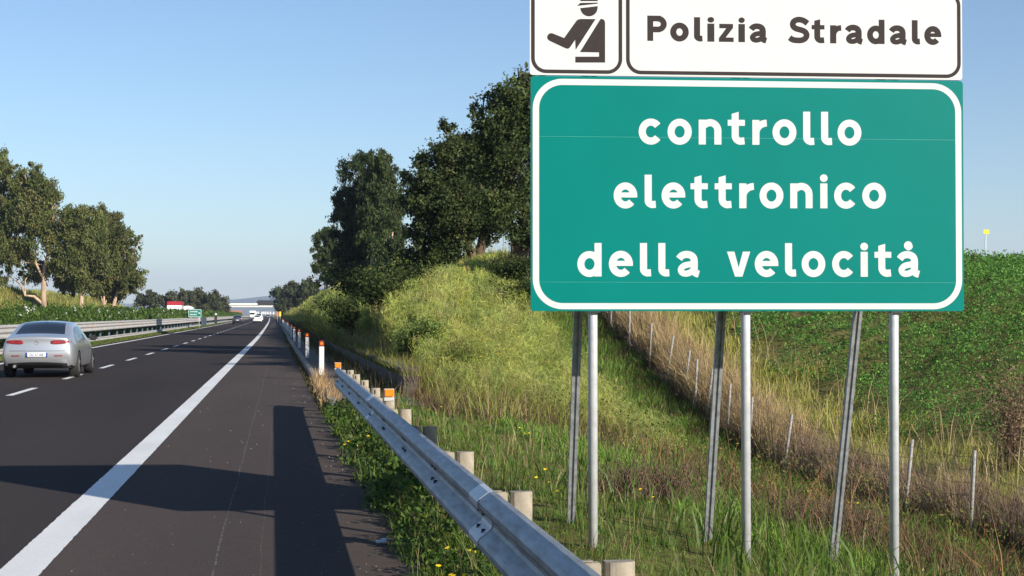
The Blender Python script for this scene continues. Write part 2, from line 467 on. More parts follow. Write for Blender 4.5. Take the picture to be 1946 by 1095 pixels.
# ------------------------------------------------------------------ delineator posts on the concrete strip
def delineator():
    t = empty('delineator_post')
    b = MB(); b.prism([(-.06, 0), (.06, 0), (.06, .70), (-.06, .70)], lambda u, v, h: (u, -h, v), .035); b.build('body', M['white'], t, (0, .018, 0), .006)
    h = MB(); h.prism([(-.0605, .701), (.0605, .701), (.0605, .80), (.045, .845), (-.045, .845), (-.0605, .80)], lambda u, v, k: (u, -k, v), .037); hd = h.build('head', M['orangedark'], t, (0, .019, 0), .005)
    r = MB(); r.box((0, -.04, .775), (.062, .006, .06)); r.build('reflector', M['orange'], hd, None, .004)
    return t
dl = None
ordn = ['first', 'second', 'third', 'fourth', 'fifth', 'sixth', 'seventh', 'eighth', 'ninth', 'tenth', 'eleventh', 'twelfth']
dys = [36.3, 51, 66, 80.5, 97, 112, 127, 142, 158, 175, 192, 210]
for i, y in enumerate(dys):
    o = dl = delineator() if dl is None else copy_tree(dl)
    x = 1.04 + float(sR(y)); o.location = (x, y, .12)
    o.rotation_euler = (random.uniform(-.015, .015), random.uniform(-.02, .02), random.uniform(-.1, .1))
    if i == 0: o.rotation_euler = (0, .0, .05)
    o['label'] = ('white delineator post with orange reflector nearest the guardrail end' if i == 0 else
                  ordn[i] + ' white delineator post counted from the guardrail end along the kerb')
    o['category'] = 'delineator'; o['group'] = 'white delineator posts along the kerb'

# ------------------------------------------------------------------ the big road sign
SA = math.radians(4.6)
sg = empty('road_sign', (1.553, 9.17, 0), -SA, 'large green speed control sign under a white police panel on six galvanised poles', 'road sign')
def S(px, py):
    u = (px - 973) / 2800.0
    s = (u * 9.3 - .116) / (.9972 - .075 * u); d = 9.3 + .075 * s
    return s, 1.6 + (598 - py) * d / 2800.0
def rrect(x0, z0, x1, z1, r, n=10):
    P = []
    for cx, cz, a in ((x1 - r, z1 - r, 0), (x0 + r, z1 - r, 90), (x0 + r, z0 + r, 180), (x1 - r, z0 + r, 270)):
        for k in range(n + 1):
            q = math.radians(a + 90 * k / n); P.append((cx + r * math.cos(q), cz + r * math.sin(q)))
    return P
def plate(name, P, mat, parent, y0, t):
    m = MB(); m.prism(P, lambda u, v, h: (u, y0 - h, v), t); return m.build(name, mat, parent)
def ring(name, A, B, mat, parent, y0, t):
    m = MB(); n = len(A)
    vs_ = [(u, y0 - h, v) for P in (A, B) for h in (0, t) for u, v in P]
    fs = []
    for i in range(n):
        j = (i + 1) % n
        fs += [(n + i, n + j, 3 * n + j, 3 * n + i), (i, j, n + j, n + i), (2 * n + i, 2 * n + j, 3 * n + j, 3 * n + i)]
    m.add(vs_, fs); return m.build(name, mat, parent)
GX0, GX1, GZ0, GZ1 = 0.0, 2.80, 1.622, 3.108
gpanel = plate('green_panel', rrect(GX0, GZ0, GX1, GZ1, .022, 4), M['green'], sg, 0, .022)
gpanel['label'] = 'green panel with white border and three lines of white lettering'
FY = -.022
i0 = .012
ring('border', rrect(GX0 + i0, GZ0 + .012, GX1 - i0, GZ1 - .017, .19, 14), rrect(GX0 + i0 + .040, GZ0 + .05, GX1 - i0 - .040, GZ1 - .056, .15, 14), M['white'], gpanel, FY, .0012)
WZ0, WZ1 = 3.113, 3.70
wpanel = plate('white_panel', rrect(-.008, WZ0, 2.795, WZ1, .02, 4), M['white'], sg, -.004, .022)
wpanel['label'] = 'white panel with black frames, an officer pictogram and lettering'
WY = -.026
z0 = S(1095, 139)[1]
xa, xb = S(1008.5, 0)[0], S(1181.6, 0)[0]; xc_, xd = S(1189, 0)[0], S(1825, 0)[0]
for a, b in ((xa, xb), (xc_, xd)):
    ring('frame', rrect(a, WZ0 + .012, b, WZ1 - .013, .095, 10), rrect(a + .023, WZ0 + .035, b - .023, WZ1 - .036, .072, 10), M['black'], wpanel, WY, .0012)
# horizontal seams of the green sheeting
for zz in (S(1420, 263)[1], S(1420, 537)[1]):
    m = MB(); m.box((1.4, FY - .0004, zz), (2.7, .0007, .0022)); m.build('sheeting_seam', M['seam'], gpanel)
# officer pictogram
def picto(pts): return [S(1000 + x / 4.562, y / 4.562) for x, y in pts]
def rc(cx, cy, r, a0, a1, n=8): return [(cx + r * math.cos(math.radians(a0 + (a1 - a0) * k / n)), cy + r * math.sin(math.radians(a0 + (a1 - a0) * k / n))) for k in range(n + 1)]
pk = MB()
polys = [
    [(466, 8), (616, 8), (616, -20), (640, -62), (540, -90), (440, -62), (466, -20)],
    [(437, 50), (466, 24), (616, 22), (616, 31)],
    [(466, 70), (616, 52)] + [(541 + 75 * math.cos(math.radians(a)), 66 + 75 * math.sin(math.radians(a))) for a in range(0, 181, 15)],
    [(598, 165), (425, 433), (421, 345), (375, 412), (360, 423), (340, 420)] + rc(213, 322, 35, 110, 290) + [(325, 330), (432, 180), (448, 168), (470, 164)],
    [(640, 165), (655, 164), (672, 172), (680, 192), (680, 543), (422, 543), (422, 492), (628, 492), (628, 455), (462, 452)],
]
for P in polys: pk.prism(picto(P), lambda u, v, h: (u, WY - h, v), .0012)
pk.build('officer_pictogram', M['black'], wpanel)

# lettering: each glyph is drawn as strokes in a 48-unit x-height
def arc(cx, cy, rx, ry, a0, a1, n=16):
    return [(cx + rx * math.cos(math.radians(a0 + (a1 - a0) * k / n)), cy + ry * math.sin(math.radians(a0 + (a1 - a0) * k / n))) for k in range(n + 1)]
def crom(P, n=6):
    out = []
    Q = [P[0]] + P + [P[-1]]
    for i in range(1, len(Q) - 2):
        p0, p1, p2, p3 = [np.array(q, float) for q in Q[i - 1:i + 3]]
        for k in range(n):
            t = k / n
            out.append(tuple(.5 * (2 * p1 + (p2 - p0) * t + (2 * p0 - 5 * p1 + 4 * p2 - p3) * t * t + (3 * p1 - p0 - 3 * p2 + p3) * t ** 3)))
    return out + [tuple(P[-1])]
def glyph(c, w):
    h = w / 2
    if c == 'c': return 43, [('s', arc(23, 24, 23 - h, 24.8 - h, 38, 322, 30), w)]
    if c == 'o': return 46, [('o', arc(23, 24, 23 - h, 24.8 - h, 0, 360, 36), w)]
    if c == 'n': return 43, [('s', [(h, 0), (h, 47.2)], w), ('s', [(43 - h, 0)] + arc(21.5, 26, 21.5 - h, 48.3 - h - 26, 0, 140, 16), w)]
    if c == 'r': return 27.3, [('s', [(h, 0), (h, 47.2)], w), ('s', [(h + .3, 10)] + arc(27.3, 22, 27 - h, 47.7 - h * .95 - 22, 180, 90, 12), w * .97)]
    if c == 't': return 33.6, [('p', [(14.2 - h, 58.5), (14.2 + h, 62.5), (14.2 + h, 30), (14.2 - h, 30)]),
                               ('s', [(14.2, 31), (14.2, 18)] + arc(25, 17, 10.8, 17.3 - h, 180, 262, 10) + [(31.8, h + .6)], w), ('s', [(0, 41.6), (32.6, 41.6)], 11.3)]
    if c == 'l': return 22.5, [('s', [(h, 63.5), (h, 15)] + arc(h + 9.5, 14, 9.5, 14.2 - h, 180, 255, 10) + [(20.8, h + .5)], w)]
    if c == 'e': return 45, [('s', [(45 - h, 20.2)] + arc(22.5, 24, 22.5 - h, 24.8 - h, 0, 318, 34), w), ('s', [(h, 24.9), (44, 24.9)], 9.6)]
    if c == 'i': return 14.2, [('s', [(7.1, 0), (7.1, 47.2)], w), ('d', (7.1, 57.2), 7.3)]
    if c == 'd': return 46, [('o', arc(23, 23.6, 23 - h, 24.6 - h, 0, 360, 36), w), ('s', [(46 - h, 0), (46 - h, 63.5)], w)]
    if c in 'aà':
        g = [('s', crom([(4.5, 33.5), (9, 39), (16, 41.8), (24, 41.3), (30.5, 37.5), (33.2, 30), (33.2, 14), (35, 7.2), (42, 4.6)]), w),
             ('s', crom([(33, 24.2), (25, 23.2), (14, 20.5), (8, 14.2), (9.5, 8.2), (15, 5.6), (23, 6.6), (30, 11), (33, 16)]), w * .86)]
        if c == 'à': g += [('d', (21, 59.2), 8.2), ('s', arc(21, 59.2, 7, 7, 250, 355, 8) , 4.4)]
        return 43.5, g
    if c == 'v': return 44, [('p', [(0, 47.4), (14, 47.4), (22, 17), (30, 47.4), (44, 47.4), (29, 0), (15, 0)])]
    if c == 'z': return 38, [('p', [(1, 47), (36.5, 47), (36.5, 36.5), (17.5, 11.5), (38, 11.5), (38, 0), (0, 0), (0, 10), (19, 35.5), (1, 35.5)])]
    if c == 'P': return 50, [('s', [(h, 0), (h, 66)], w), ('s', [(h, 66 - h), (27, 66 - h)] + arc(27, 44.2, 23 - h, 21.7 - h, 90, -90, 16) + [(h, 22.5 + h)], w)]
    if c == 'S': return 57, [('s', crom([(4, 13.5), (12, 8.3), (23, 6.6), (35, 7), (44.5, 11.5), (48.7, 20), (45, 28.5), (36, 33.2), (22, 37), (14.5, 42), (12.5, 49), (15.5, 56), (24, 60.3), (34, 60.3), (43, 57), (51, 51)]), w)]
def stroke(mb, pts, w, fn, y0, t, closed=False):
    P = [np.array(p, float) for p in pts]
    if closed: P = P[:-1]
    n = len(P); L = []; R = []
    for i in range(n):
        a = P[(i - 1) % n] if closed or i > 0 else P[i]; b = P[(i + 1) % n] if closed or i < n - 1 else P[i]
        if not closed and 0 < i < n - 1:
            d1 = (P[i] - a) / (np.linalg.norm(P[i] - a) + 1e-9); d2 = (b - P[i]) / (np.linalg.norm(b - P[i]) + 1e-9)
            tdir = d1 + d2; tdir /= np.linalg.norm(tdir) + 1e-9; k = 1 / max(.6, float(tdir @ d1))
        else:
            tdir = (b - a) / (np.linalg.norm(b - a) + 1e-9); k = 1
        nn = np.array([-tdir[1], tdir[0]]) * w / 2 * k
        L.append(fn(*(P[i] + nn))); R.append(fn(*(P[i] - nn)))
    vs_ = [(u, y0, v) for u, v in L + R] + [(u, y0 - t, v) for u, v in L + R]
    fs = []
    for i in range(n if closed else n - 1):
        j = (i + 1) % n
        fs += [(2 * n + i, 2 * n + j, 3 * n + j, 3 * n + i), (i, j, 2 * n + j, 2 * n + i), (n + i, n + j, 3 * n + j, 3 * n + i)]
    if not closed: fs += [(0, n, 3 * n, 2 * n), (n - 1, 2 * n - 1, 4 * n - 1, 3 * n - 1)]
    mb.add(vs_, fs)
def word(text, spans, base, sc, wd, mat, parent, y0):
    """spans: left/right picture columns of each letter's ink; base(px): picture row of the baseline"""
    mb = MB()
    for c, (l, r) in zip(text, spans):
        nat, parts = glyph(c, wd); kx = (r - l) / nat
        fn = lambda gx_, gy_: S(l + gx_ * kx, base(l + gx_ * kx) - gy_ * sc)
        for k, p in enumerate(parts):
            t = .0012 + .0002 * k
            if p[0] == 's': stroke(mb, p[1], p[2], fn, y0, t)
            elif p[0] == 'o': stroke(mb, p[1], p[2], fn, y0, t, True)
            elif p[0] == 'd': mb.prism([fn(*q) for q in arc(p[1][0], p[1][1], p[2], p[2], 0, 345, 23)], lambda u, v, h: (u, y0 - h, v), t)
            elif p[0] == 'p': mb.prism([fn(*q) for q in p[1]], lambda u, v, h: (u, y0 - h, v), t)
    mb.build('lettering', mat, parent)
b1 = lambda x: 274.3 + (x - 1213) * .0055
b2 = lambda x: 395.9 + (x - 1165) * .001
b3 = lambda x: 525.7 + (x - 1097) * .001
b0 = lambda x: 77.6 + (x - 1230) * .0137
word('controllo', [(1212.8, 1256), (1267.6, 1313.6), (1326.8, 1369.9), (1381.9, 1415.5), (1428.7, 1456), (1467, 1512.4), (1525.3, 1547.8), (1559.4, 1581.6), (1590.5, 1635.8)], b1, 1, 13.4, M['white'], gpanel, FY)
word('elettronico', [(1165, 1209.8), (1223.9, 1246.6), (1256, 1301), (1311, 1344.7), (1356.9, 1390.3), (1403.5, 1431.2), (1442, 1487.3), (1500.3, 1542.6), (1556.9, 1571.2), (1583.6, 1625.5), (1637, 1681.8)], b2, 1, 13.4, M['white'], gpanel, FY)
word('della', [(1096, 1142), (1155.8, 1201.4), (1214.8, 1237.4), (1249.7, 1272), (1284.5, 1328)], b3, 1, 13.4, M['white'], gpanel, FY)
word('velocità', [(1380, 1424), (1432.5, 1477.2), (1490, 1512.4), (1521.4, 1566.3), (1579.3, 1620.7), (1633, 1647.3), (1659.6, 1692.4), (1703.2, 1745.5)], b3, 1, 13.4, M['white'], gpanel, FY)
word('Polizia', [(1229.5, 1266.3), (1273, 1308.2), (1318.3, 1335.4), (1344, 1356.4), (1365.6, 1393.5), (1403, 1414.6), (1423.5, 1456.8)], b0, .73, 15, M['black'], wpanel, WY)
word('Stradale', [(1497, 1538.4), (1542, 1566.9), (1577, 1598), (1606.3, 1639), (1647.3, 1680.4), (1690, 1722.5), (1732.4, 1748.8), (1756, 1788.3)], b0, .73, 15, M['black'], wpanel, WY)
# poles, back struts and clamps
POST = [(.40, 1130, .13), (1.385, 1418, -.01), (2.362, 1694, -.2)]
STRUT = [(.345, 10.30, .11), (1.325, 10.32, -.12), (2.29, 10.35, -.22)]
for k, (s, px, zb) in enumerate(POST):
    m = MB(); dx = (-.012 if k == 2 else 0)
    m.tube([(s + dx, .035, zb - .5), (s, .035, 3.66)], .030, 20); m.build('pole', M['galv'], sg)
    foot = {0: (.385, 1.13, .12), 1: (1.345, 1.08, -.14), 2: (2.255, 1.1, -.25)}[k]
    top = (s - .02, .09, 3.55)
    a = Vector(foot); b = Vector(top); dirv = (b - a).normalized(); a = a - dirv * .5
    m = MB(); u = Vector((1, 0, 0)); v = dirv.cross(u).normalized()
    prof = [(-.026, 0), (-.026, .035), (-.010, .035), (-.010, .012), (.010, .012), (.010, .035), (.026, .035), (.026, 0)]
    prof = [(-.028, -.02), (-.028, .02), (-.008, .02), (-.006, .008), (.006, .008), (.008, .02), (.028, .02), (.028, -.02)]
    vs_ = [q + u * x + v * (-y) for q in (a, b) for x, y in prof]; n = len(prof)
    m.add(vs_, [(i, (i + 1) % n, n + (i + 1) % n, n + i) for i in range(n)] + [tuple(range(n)), tuple(range(2 * n - 1, n - 1, -1))])
    m.build('strut', M['galvdull'], sg)
for zz in (1.8, 2.4, 2.95, 3.25, 3.6):
    m = MB(); m.box((1.4, .010, zz), (2.6, .012, .04)); m.build('stiffener', M['galv'], sg)
for s, px, zb in POST:
    m = MB(); m.box((s, .004, GZ0 - .004), (.085, .05, .014)); m.build('clamp', M['dark'], sg)

# ------------------------------------------------------------------ wire fence with weathered posts on the right
FX = 9.75
def fz(x, y): return gz(x, y)
fe = empty('wire_fence', (FX, 28, fz(FX, 28)), 0, 'wire mesh fence on thin weathered posts climbing the slope behind the sign', 'fence')
fp = fe.location
fy = [13.0, 15.4, 17.6, 19.9, 22.2, 24.9, 28.0, 30.0, 31.6, 33.0, 34.0, 35.2, 36.5, 38.2, 40.2, 42.5, 45, 47.5, 50, 52.5, 55, 58, 61, 64, 67, 70, 73, 76, 79, 82, 86, 90]
tops = []
for i, y in enumerate(fy):
    x = FX + float(sR(y)) + random.uniform(-.06, .06); g = fz(x, y)
    hgt = random.uniform(1.12, 1.28); lx = random.uniform(.08, .26) if i < 14 else random.uniform(-.02, .12); ly = random.uniform(-.06, .06)
    top = Vector((x + lx, y + ly, g + hgt)); bot = Vector((x, y, g - .3))
    m = MB(); m.tube([bot - fp, (bot + top) / 2 - fp + Vector((random.uniform(-.012, .012), 0, 0)), top - fp], [.031, .029, .026], 6); m.build('fence_post', M['fencepost'], fe)
    tops.append((bot, top))
wm = MB()
for k in range(6):
    f = .28 + .13 * k
    pts = []
    for i in range(len(tops) - 1):
        b0_, t0_ = tops[i]; b1_, t1_ = tops[i + 1]
        for q in range(3):
            u = q / 3; p = (b0_.lerp(t0_, f)).lerp(b1_.lerp(t1_, f), u); p.z -= .05 * math.sin(PI * u); p.x += .03; pts.append(p - fp)
    wm.tube(pts, .0035, 3, False)
for i in range(8):
    b0_, t0_ = tops[i]; b1_, t1_ = tops[i + 1]
    nn = int((t1_ - t0_).length / .12)
    for q in range(nn):
        u = q / nn; a = b0_.lerp(b1_, u); b = t0_.lerp(t1_, u)
        wm.tube([a.lerp(b, .26) - fp + Vector((.03, 0, 0)), a.lerp(b, .92) - fp + Vector((.03, 0, -.05 * math.sin(PI * u)))], .002, 3, False)
wm.build('wire_mesh', M['wire'], fe)

# yellow marker on the crest of the field
mx, my = W(1872, 70); mz = gz(mx, my)
mk = empty('marker_post', (mx, my, mz), -YAW, 'thin white post with a small yellow plate standing on the crest of the field', 'marker')
m = MB(); m.tube([(0, 0, -.3), (.05, 0, 2.05)], .032, 8); m.build('post', M['white'], mk)
m = MB(); m.box((.06, -.05, 2.14), (.27, .02, .20)); m.build('yellow_plate', M['yellow'], mk, None, .005)

# ------------------------------------------------------------------ median guardrail on the left
mg = empty('median_guardrail', (-10.2, 60, .05), 0, 'long grey double wave guardrail in front of the green hedge of the median', 'guardrail')
mp = mg.location
mf = [(0, .64), (.075, .665), (.085, .72), (.02, .79), (.02, .82), (.085, .885), (.085, .93), (.02, .985), (.02, 1.015), (.085, 1.07), (.08, 1.14), (0, 1.165)]
YL = [15] + list(range(20, 120, 10)) + list(range(120, 760, 20))
def sweepL(name, prof, ys, mat, parent):
    m = MB(); m.sweep(prof, [(float(xoff(y)), y - mp.y, 0) for y in ys], True); return m.build(name, mat, parent)
sweepL('rail', mf + [(x - .012, z) for x, z in reversed(mf)], YL, M['grey'], mg)
lowf = [(.02, .08), (.10, .10), (.10, .15), (.04, .19), (.10, .23), (.10, .26), (.02, .285)]
sweepL('lower_rail', lowf + [(x - .012, z) for x, z in reversed(lowf)], YL, M['grey'], mg)
for y in np.arange(30, 330, 4.5):
    m = MB(); m.box((float(xoff(y)) - .22, y - mp.y, .5), (.10, .10, 1.1)); m.build('post', M['bluegrey'], mg)  # posts coloured dark to stand in for the shade behind the rail
for y in np.arange(52.5, 300, 15):
    m = MB(); m.box((float(xoff(y)) + .1, y - mp.y, .905), (.03, .12, .10)); m.build('reflector', M['orange'], mg, None, .006)
gg = empty('barrier_gate', (-9.98 + float(xoff(205)), 205, .05), 0, 'dark blue grey removable gate section in the median guardrail', 'gate')
m = MB(); m.box((0, 0, .60), (.10, 11, 1.16)); m.build('panel', M['bluegrey'], gg, None, .02)
for q in range(7):
    m = MB(); m.box((.062, -5.1 + 1.7 * q, .6), (.024, .12, 1.2)); m.build('rib', M['dark'], gg)
gg = empty('barrier_post', (-9.95 + float(xoff(246)), 246, .05), 0, 'short dark post with white cap standing at the median guardrail', 'post')
m = MB(); m.box((0, 0, .7), (.25, 3.2, 1.5)); m.build('shaft', M['dark'], gg, None, .03)
m = MB(); m.box((0, 0, 1.62), (.3, .6, .3)); m.build('cap', M['white'], gg, None, .03)

# ------------------------------------------------------------------ cars
def split_eval(me, mats, names, parent, subd=2, cut=None):
    o = bpy.data.objects.new('body_source', me); col.objects.link(o)
    for m_ in mats: me.materials.append(m_)
    s = o.modifiers.new('s', 'SUBSURF'); s.levels = subd; s.render_levels = subd
    cutters = []
    for c in (cut or []):
        b = o.modifiers.new('b', 'BOOLEAN'); b.object = c; b.operation = 'DIFFERENCE'; b.solver = 'EXACT'; cutters.append(c)
    dg = bpy.context.evaluated_depsgraph_get(); dg.update()
    ev = bpy.data.meshes.new_from_object(o.evaluated_get(dg))
    bm0 = bmesh.new(); bm0.from_mesh(ev); tree = BVHTree.FromBMesh(bm0)
    out = {}
    for i, nm in enumerate(names):
        bm = bm0.copy()
        bmesh.ops.delete(bm, geom=[f for f in bm.faces if f.material_index != i], context='FACES')
        if not bm.faces: bm.free(); continue
        for f in bm.faces: f.material_index = 0; f.smooth = True
        if nm == 'side_window':
            for sg in (-1, 1):
                b2 = bm.copy(); bmesh.ops.delete(b2, geom=[f for f in b2.faces if f.calc_center_median().x * sg < 0], context='FACES')
                me2 = bpy.data.meshes.new(nm); b2.to_mesh(me2); b2.free(); link(nm, me2, mats[i], parent)
            bm.free(); continue
        me2 = bpy.data.meshes.new(nm); bm.to_mesh(me2); bm.free()
        out.setdefault(nm, []).append(link(nm, me2, mats[i], parent))
    bm0.free()
    bpy.data.objects.remove(o)
    for c in cutters: bpy.data.objects.remove(c)
    return out, tree

def loft_car(st, crown, rear_glass, side_glass, wind, paint, parent, subd=2, arches=None, bulge=.10):
    fr = [-1, -.9, -.45, 0, .45, .9, 1]
    V = []; Fc = []; mi = []; ids = {}
    def vid(key, p):
        if key not in ids: ids[key] = len(V); V.append(p)
        return ids[key]
    ns = len(st)
    def top(j, f):
        y, lv = st[j]; w_, z_, dy = lv[0]
        b = bulge if j == 0 else 0
        k = ('e', j, 0, 1 if f > 0 else -1) if abs(f) == 1 else ('t', j, f)
        fwd = -.10 * (1 - f * f) if 0 < j < 4 else (.14 * (1 - f * f) if j >= 5 else 0)
        return vid(k, (w_ * f, y + dy - b * (1 - f * f) + fwd, z_ + crown[j] * (1 - f * f)))
    def side(j, l, sgn):
        y, lv = st[j]; w_, z_, dy = lv[l]
        return vid(('e', j, l, sgn), (w_ * sgn, y + dy, z_))
    def face(a, m_): Fc.append(a); mi.append(m_)
    for j in range(ns - 1):
        for c in range(6):
            m_ = 0
            if j in rear_glass and 1 <= c <= 4: m_ = 1
            if j in wind and 1 <= c <= 4: m_ = 3
            face([top(j, fr[c]), top(j, fr[c + 1]), top(j + 1, fr[c + 1]), top(j + 1, fr[c])], m_)
        for sgn in (-1, 1):
            for l in range(len(st[j][1]) - 1):
                m_ = 2 if (j in side_glass and l == 1) else 0
                q = [side(j, l, sgn), side(j + 1, l, sgn), side(j + 1, l + 1, sgn), side(j, l + 1, sgn)]
                face(q if sgn > 0 else q[::-1], m_)
    for j, bs in ((0, -bulge), (ns - 1, .12)):
        nl = len(st[j][1])
        def cap(l, f):
            if l == 0: return top(j, f)
            y, lv = st[j]; w_, z_, dy = lv[l]
            if abs(f) == 1: return side(j, l, 1 if f > 0 else -1)
            return vid(('c', j, l, f), (w_ * f, y + dy + bs * (1 - f * f), z_))
        for l in range(nl - 1):
            for c in range(6):
                q = [cap(l, fr[c]), cap(l, fr[c + 1]), cap(l + 1, fr[c + 1]), cap(l + 1, fr[c])]
                face(q if j else q[::-1], 0)
        last = nl - 1
        row = [cap(last, f) for f in fr]
        ids[('row', j)] = row
    # floor
    nl = len(st[0][1]) - 1
    rows = [ids.pop(('row', 0))]
    for j in range(1, ns - 1):
        rows.append([side(j, nl, -1)] + [vid(('b', j, f), (st[j][1][nl][0] * f, st[j][0], st[j][1][nl][1])) for f in fr[1:-1]] + [side(j, nl, 1)])
    rows.append(ids.pop(('row', ns - 1)))
    for j in range(ns - 1):
        for c in range(6): face([rows[j][c + 1], rows[j][c], rows[j + 1][c], rows[j + 1][c + 1]], 4)
    me = bpy.data.meshes.new('body'); me.from_pydata(V, [], Fc); me.polygons.foreach_set('material_index', mi); me.update()
    bm = bmesh.new(); bm.from_mesh(me); bmesh.ops.recalc_face_normals(bm, faces=bm.faces); bm.to_mesh(me); bm.free()
    cut = []
    for (yy, r) in (arches or []):
        for sgn in (-1, 1):
            c = MB(); c.tube([(sgn * .58, yy, .33), (sgn * 1.2, yy, .33)], r, 28)
            cut.append(c.build('arch_cutter', M['dark']))
    return split_eval(me, [paint, M['glass'], M['glass2'], M['glass'], M['dark']], ['body', 'rear_window', 'side_window', 'windscreen', 'underside'], parent, subd, cut)

def patch(tree, xs, zs, off, name, mat, parent, fromy=-3):
    """sheet laid on the rear of a body: xs(a, b), zs(a, b)"""
    na, nb = 10, 5; V = []; Fq = []
    for i in range(na + 1):
        for j in range(nb + 1):
            x, z = xs(i / na, j / nb), zs(i / na, j / nb)
            h = tree.ray_cast(Vector((x, fromy, z)), Vector((0, 1, 0)))
            y = h[0].y if h[0] is not None and h[0].y < 1.5 else .2
            V.append((x, y - off, z))
    for i in range(na):
        for j in range(nb):
            a = i * (nb + 1) + j; Fq.append((a, a + nb + 1, a + nb + 2, a + 1))
    m = MB(); m.add(V, Fq, True)
    n0 = len(V)
    m.add([(x, y + off + .02, z) for x, y, z in V], [])
    rim = [i * (nb + 1) for i in range(na + 1)] + [na * (nb + 1) + j for j in range(1, nb + 1)] + [i * (nb + 1) + nb for i in reversed(range(na))] + [j for j in reversed(range(1, nb))]
    for k in range(len(rim)):
        a, b = rim[k], rim[(k + 1) % len(rim)]; m.f.append([a, b, b + n0, a + n0]); m.sm.append(False)
    return m.build(name, mat, parent)

def wheel(parent, x, y, r, wd, spokes=True):
    t = MB(); sgn = 1 if x > 0 else -1
    prof = [(-wd / 2, r * .66), (-wd / 2, r * .93), (-wd / 2 + .03, r), (wd / 2 - .03, r), (wd / 2, r * .93), (wd / 2, r * .66)]
    n = 28; vs_ = []; fs = []
    for k in range(n):
        q = 2 * PI * k / n
        for a, b in prof: vs_.append((x + a, y + b * math.cos(q), r + b * math.sin(q)))
    for k in range(n):
        for i in range(5):
            k2 = (k + 1) % n; fs.append((k * 6 + i, k * 6 + i + 1, k2 * 6 + i + 1, k2 * 6 + i))
    t.add(vs_, fs, True)
    wo = t.build('wheel', M['rubber'], parent)
    rm = MB(); xo = x + sgn * (wd / 2 - .015)
    rm.tube([(xo - sgn * .06, y, r), (xo - sgn * .05, y, r)], r * .66, 24)
    if spokes:
        for k in range(5):
            q = 2 * PI * k / 5 + .3
            rm.box((xo - sgn * .01, y + math.cos(q) * r * .36, r + math.sin(q) * r * .36), (.03, r * .62, .06), Matrix.Rotation(q, 3, 'X'))
        rm.tube([(xo - sgn * .03, y, r), (xo + sgn * .004, y, r)], .07, 14)
    rm.build('rim', M['alloy'], wo)
    return wo

def text_mesh(txt, size, mat, name, parent, M4):
    c = bpy.data.curves.new('t', 'FONT'); c.body = txt; c.size = size; c.align_x = 'CENTER'; c.align_y = 'CENTER'; c.extrude = .001
    o = bpy.data.objects.new('t', c); col.objects.link(o)
    dg = bpy.context.evaluated_depsgraph_get(); me = bpy.data.meshes.new_from_object(o.evaluated_get(dg)); bpy.data.objects.remove(o)
    me.materials.clear(); me.transform(M4); return link(name, me, mat, parent)

# silver saloon
cx, cy = W(69.5, 36.8)
car = empty('saloon_car', (cx, cy, 0), -.004, 'silver saloon car driving away in the left lane beside the median guardrail', 'car')
def lv(*a): return [(w_, z_, dy) for w_, z_, dy in a]
st = [
    (0.0, lv((.70, 1.03, .17), (.755, 1.0, .17), (.81, .86, .19), (.865, .56, .12), (.80, .27, .26))),
    (0.55, lv((.735, 1.06, 0), (.80, 1.02, 0), (.885, .90, 0), (.92, .60, 0), (.87, .24, 0))),
    (1.12, lv((.645, 1.285, 0), (.715, 1.23, 0), (.875, .93, 0), (.92, .60, 0), (.87, .22, 0))),
    (1.50, lv((.595, 1.385, 0), (.66, 1.34, 0), (.87, .94, 0), (.92, .60, 0), (.87, .22, 0))),
    (2.15, lv((.60, 1.41, 0), (.67, 1.36, 0), (.875, .94, 0), (.92, .60, 0), (.87, .21, 0))),
    (2.75, lv((.59, 1.365, 0), (.66, 1.31, 0), (.875, .93, 0), (.92, .60, 0), (.87, .21, 0))),
    (3.55, lv((.68, 1.02, 0), (.745, .985, 0), (.87, .88, 0), (.915, .58, 0), (.86, .22, 0))),
    (4.25, lv((.58, .86, 0), (.66, .82, 0), (.80, .72, 0), (.86, .50, 0), (.80, .22, 0))),
    (4.58, lv((.45, .70, 0), (.52, .66, 0), (.62, .58, 0), (.70, .42, 0), (.64, .24, 0)))]
parts, tr = loft_car(st, [.035, .03, .035, .045, .05, .04, .03, .03, .02], (1, 2), (2, 3, 4, 5), (5,), M['silver'], car, 2, [(1.02, .365), (3.70, .365)])
for y in (1.02, 3.72):
    for x in (-.80, .80): wheel(car, x, y, .325, .225)
for sgn in (-1, 1):     # lens shaped tail lamps
    def xs(a, b, s=sgn): return s * (.33 + .475 * a)
    def zs(a, b): return .905 + .012 * a + (b - .5) * .105 * (math.sin(PI * min(1, .12 + .88 * a ** .7)) ** .5 if a < .93 else .6)
    patch(tr, xs, zs, .012, 'tail_lamp', M['lamp'], car)
    patch(tr, lambda a, b, s=sgn: s * (.42 + .20 * a), lambda a, b: .555 + .025 * b, .008, 'bumper_reflector', M['lamp'], car)
patch(tr, lambda a, b: -.80 + 1.6 * a, lambda a, b: .685 + .010 * b, .004, 'boot_seam', M['dark'], car)
patch(tr, lambda a, b: -.72 + 1.44 * a, lambda a, b: .30 + .075 * b + .04 * (1 - (2 * a - 1) ** 2) * b, .006, 'diffuser', M['dark'], car)
pl = patch(tr, lambda a, b: -.26 + .52 * a, lambda a, b: .535 + .115 * b, .022, 'number_plate', M['plate'], car)
for sgn in (-1, 1): patch(tr, lambda a, b, s=sgn: s * .242 - .018 + .036 * a, lambda a, b: .537 + .111 * b, .025, 'plate_band', M['plateblue'], pl)
h = tr.ray_cast(Vector((0, -3, .59)), Vector((0, 1, 0)))[0]
text_mesh('DC 673RB', .098, M['platetext'], 'plate_number', pl, Matrix.Translation((0, h.y - .024, .592)) @ Matrix.Rotation(PI / 2, 4, 'X') @ Matrix.Diagonal((.78, 1, 1, 1)))
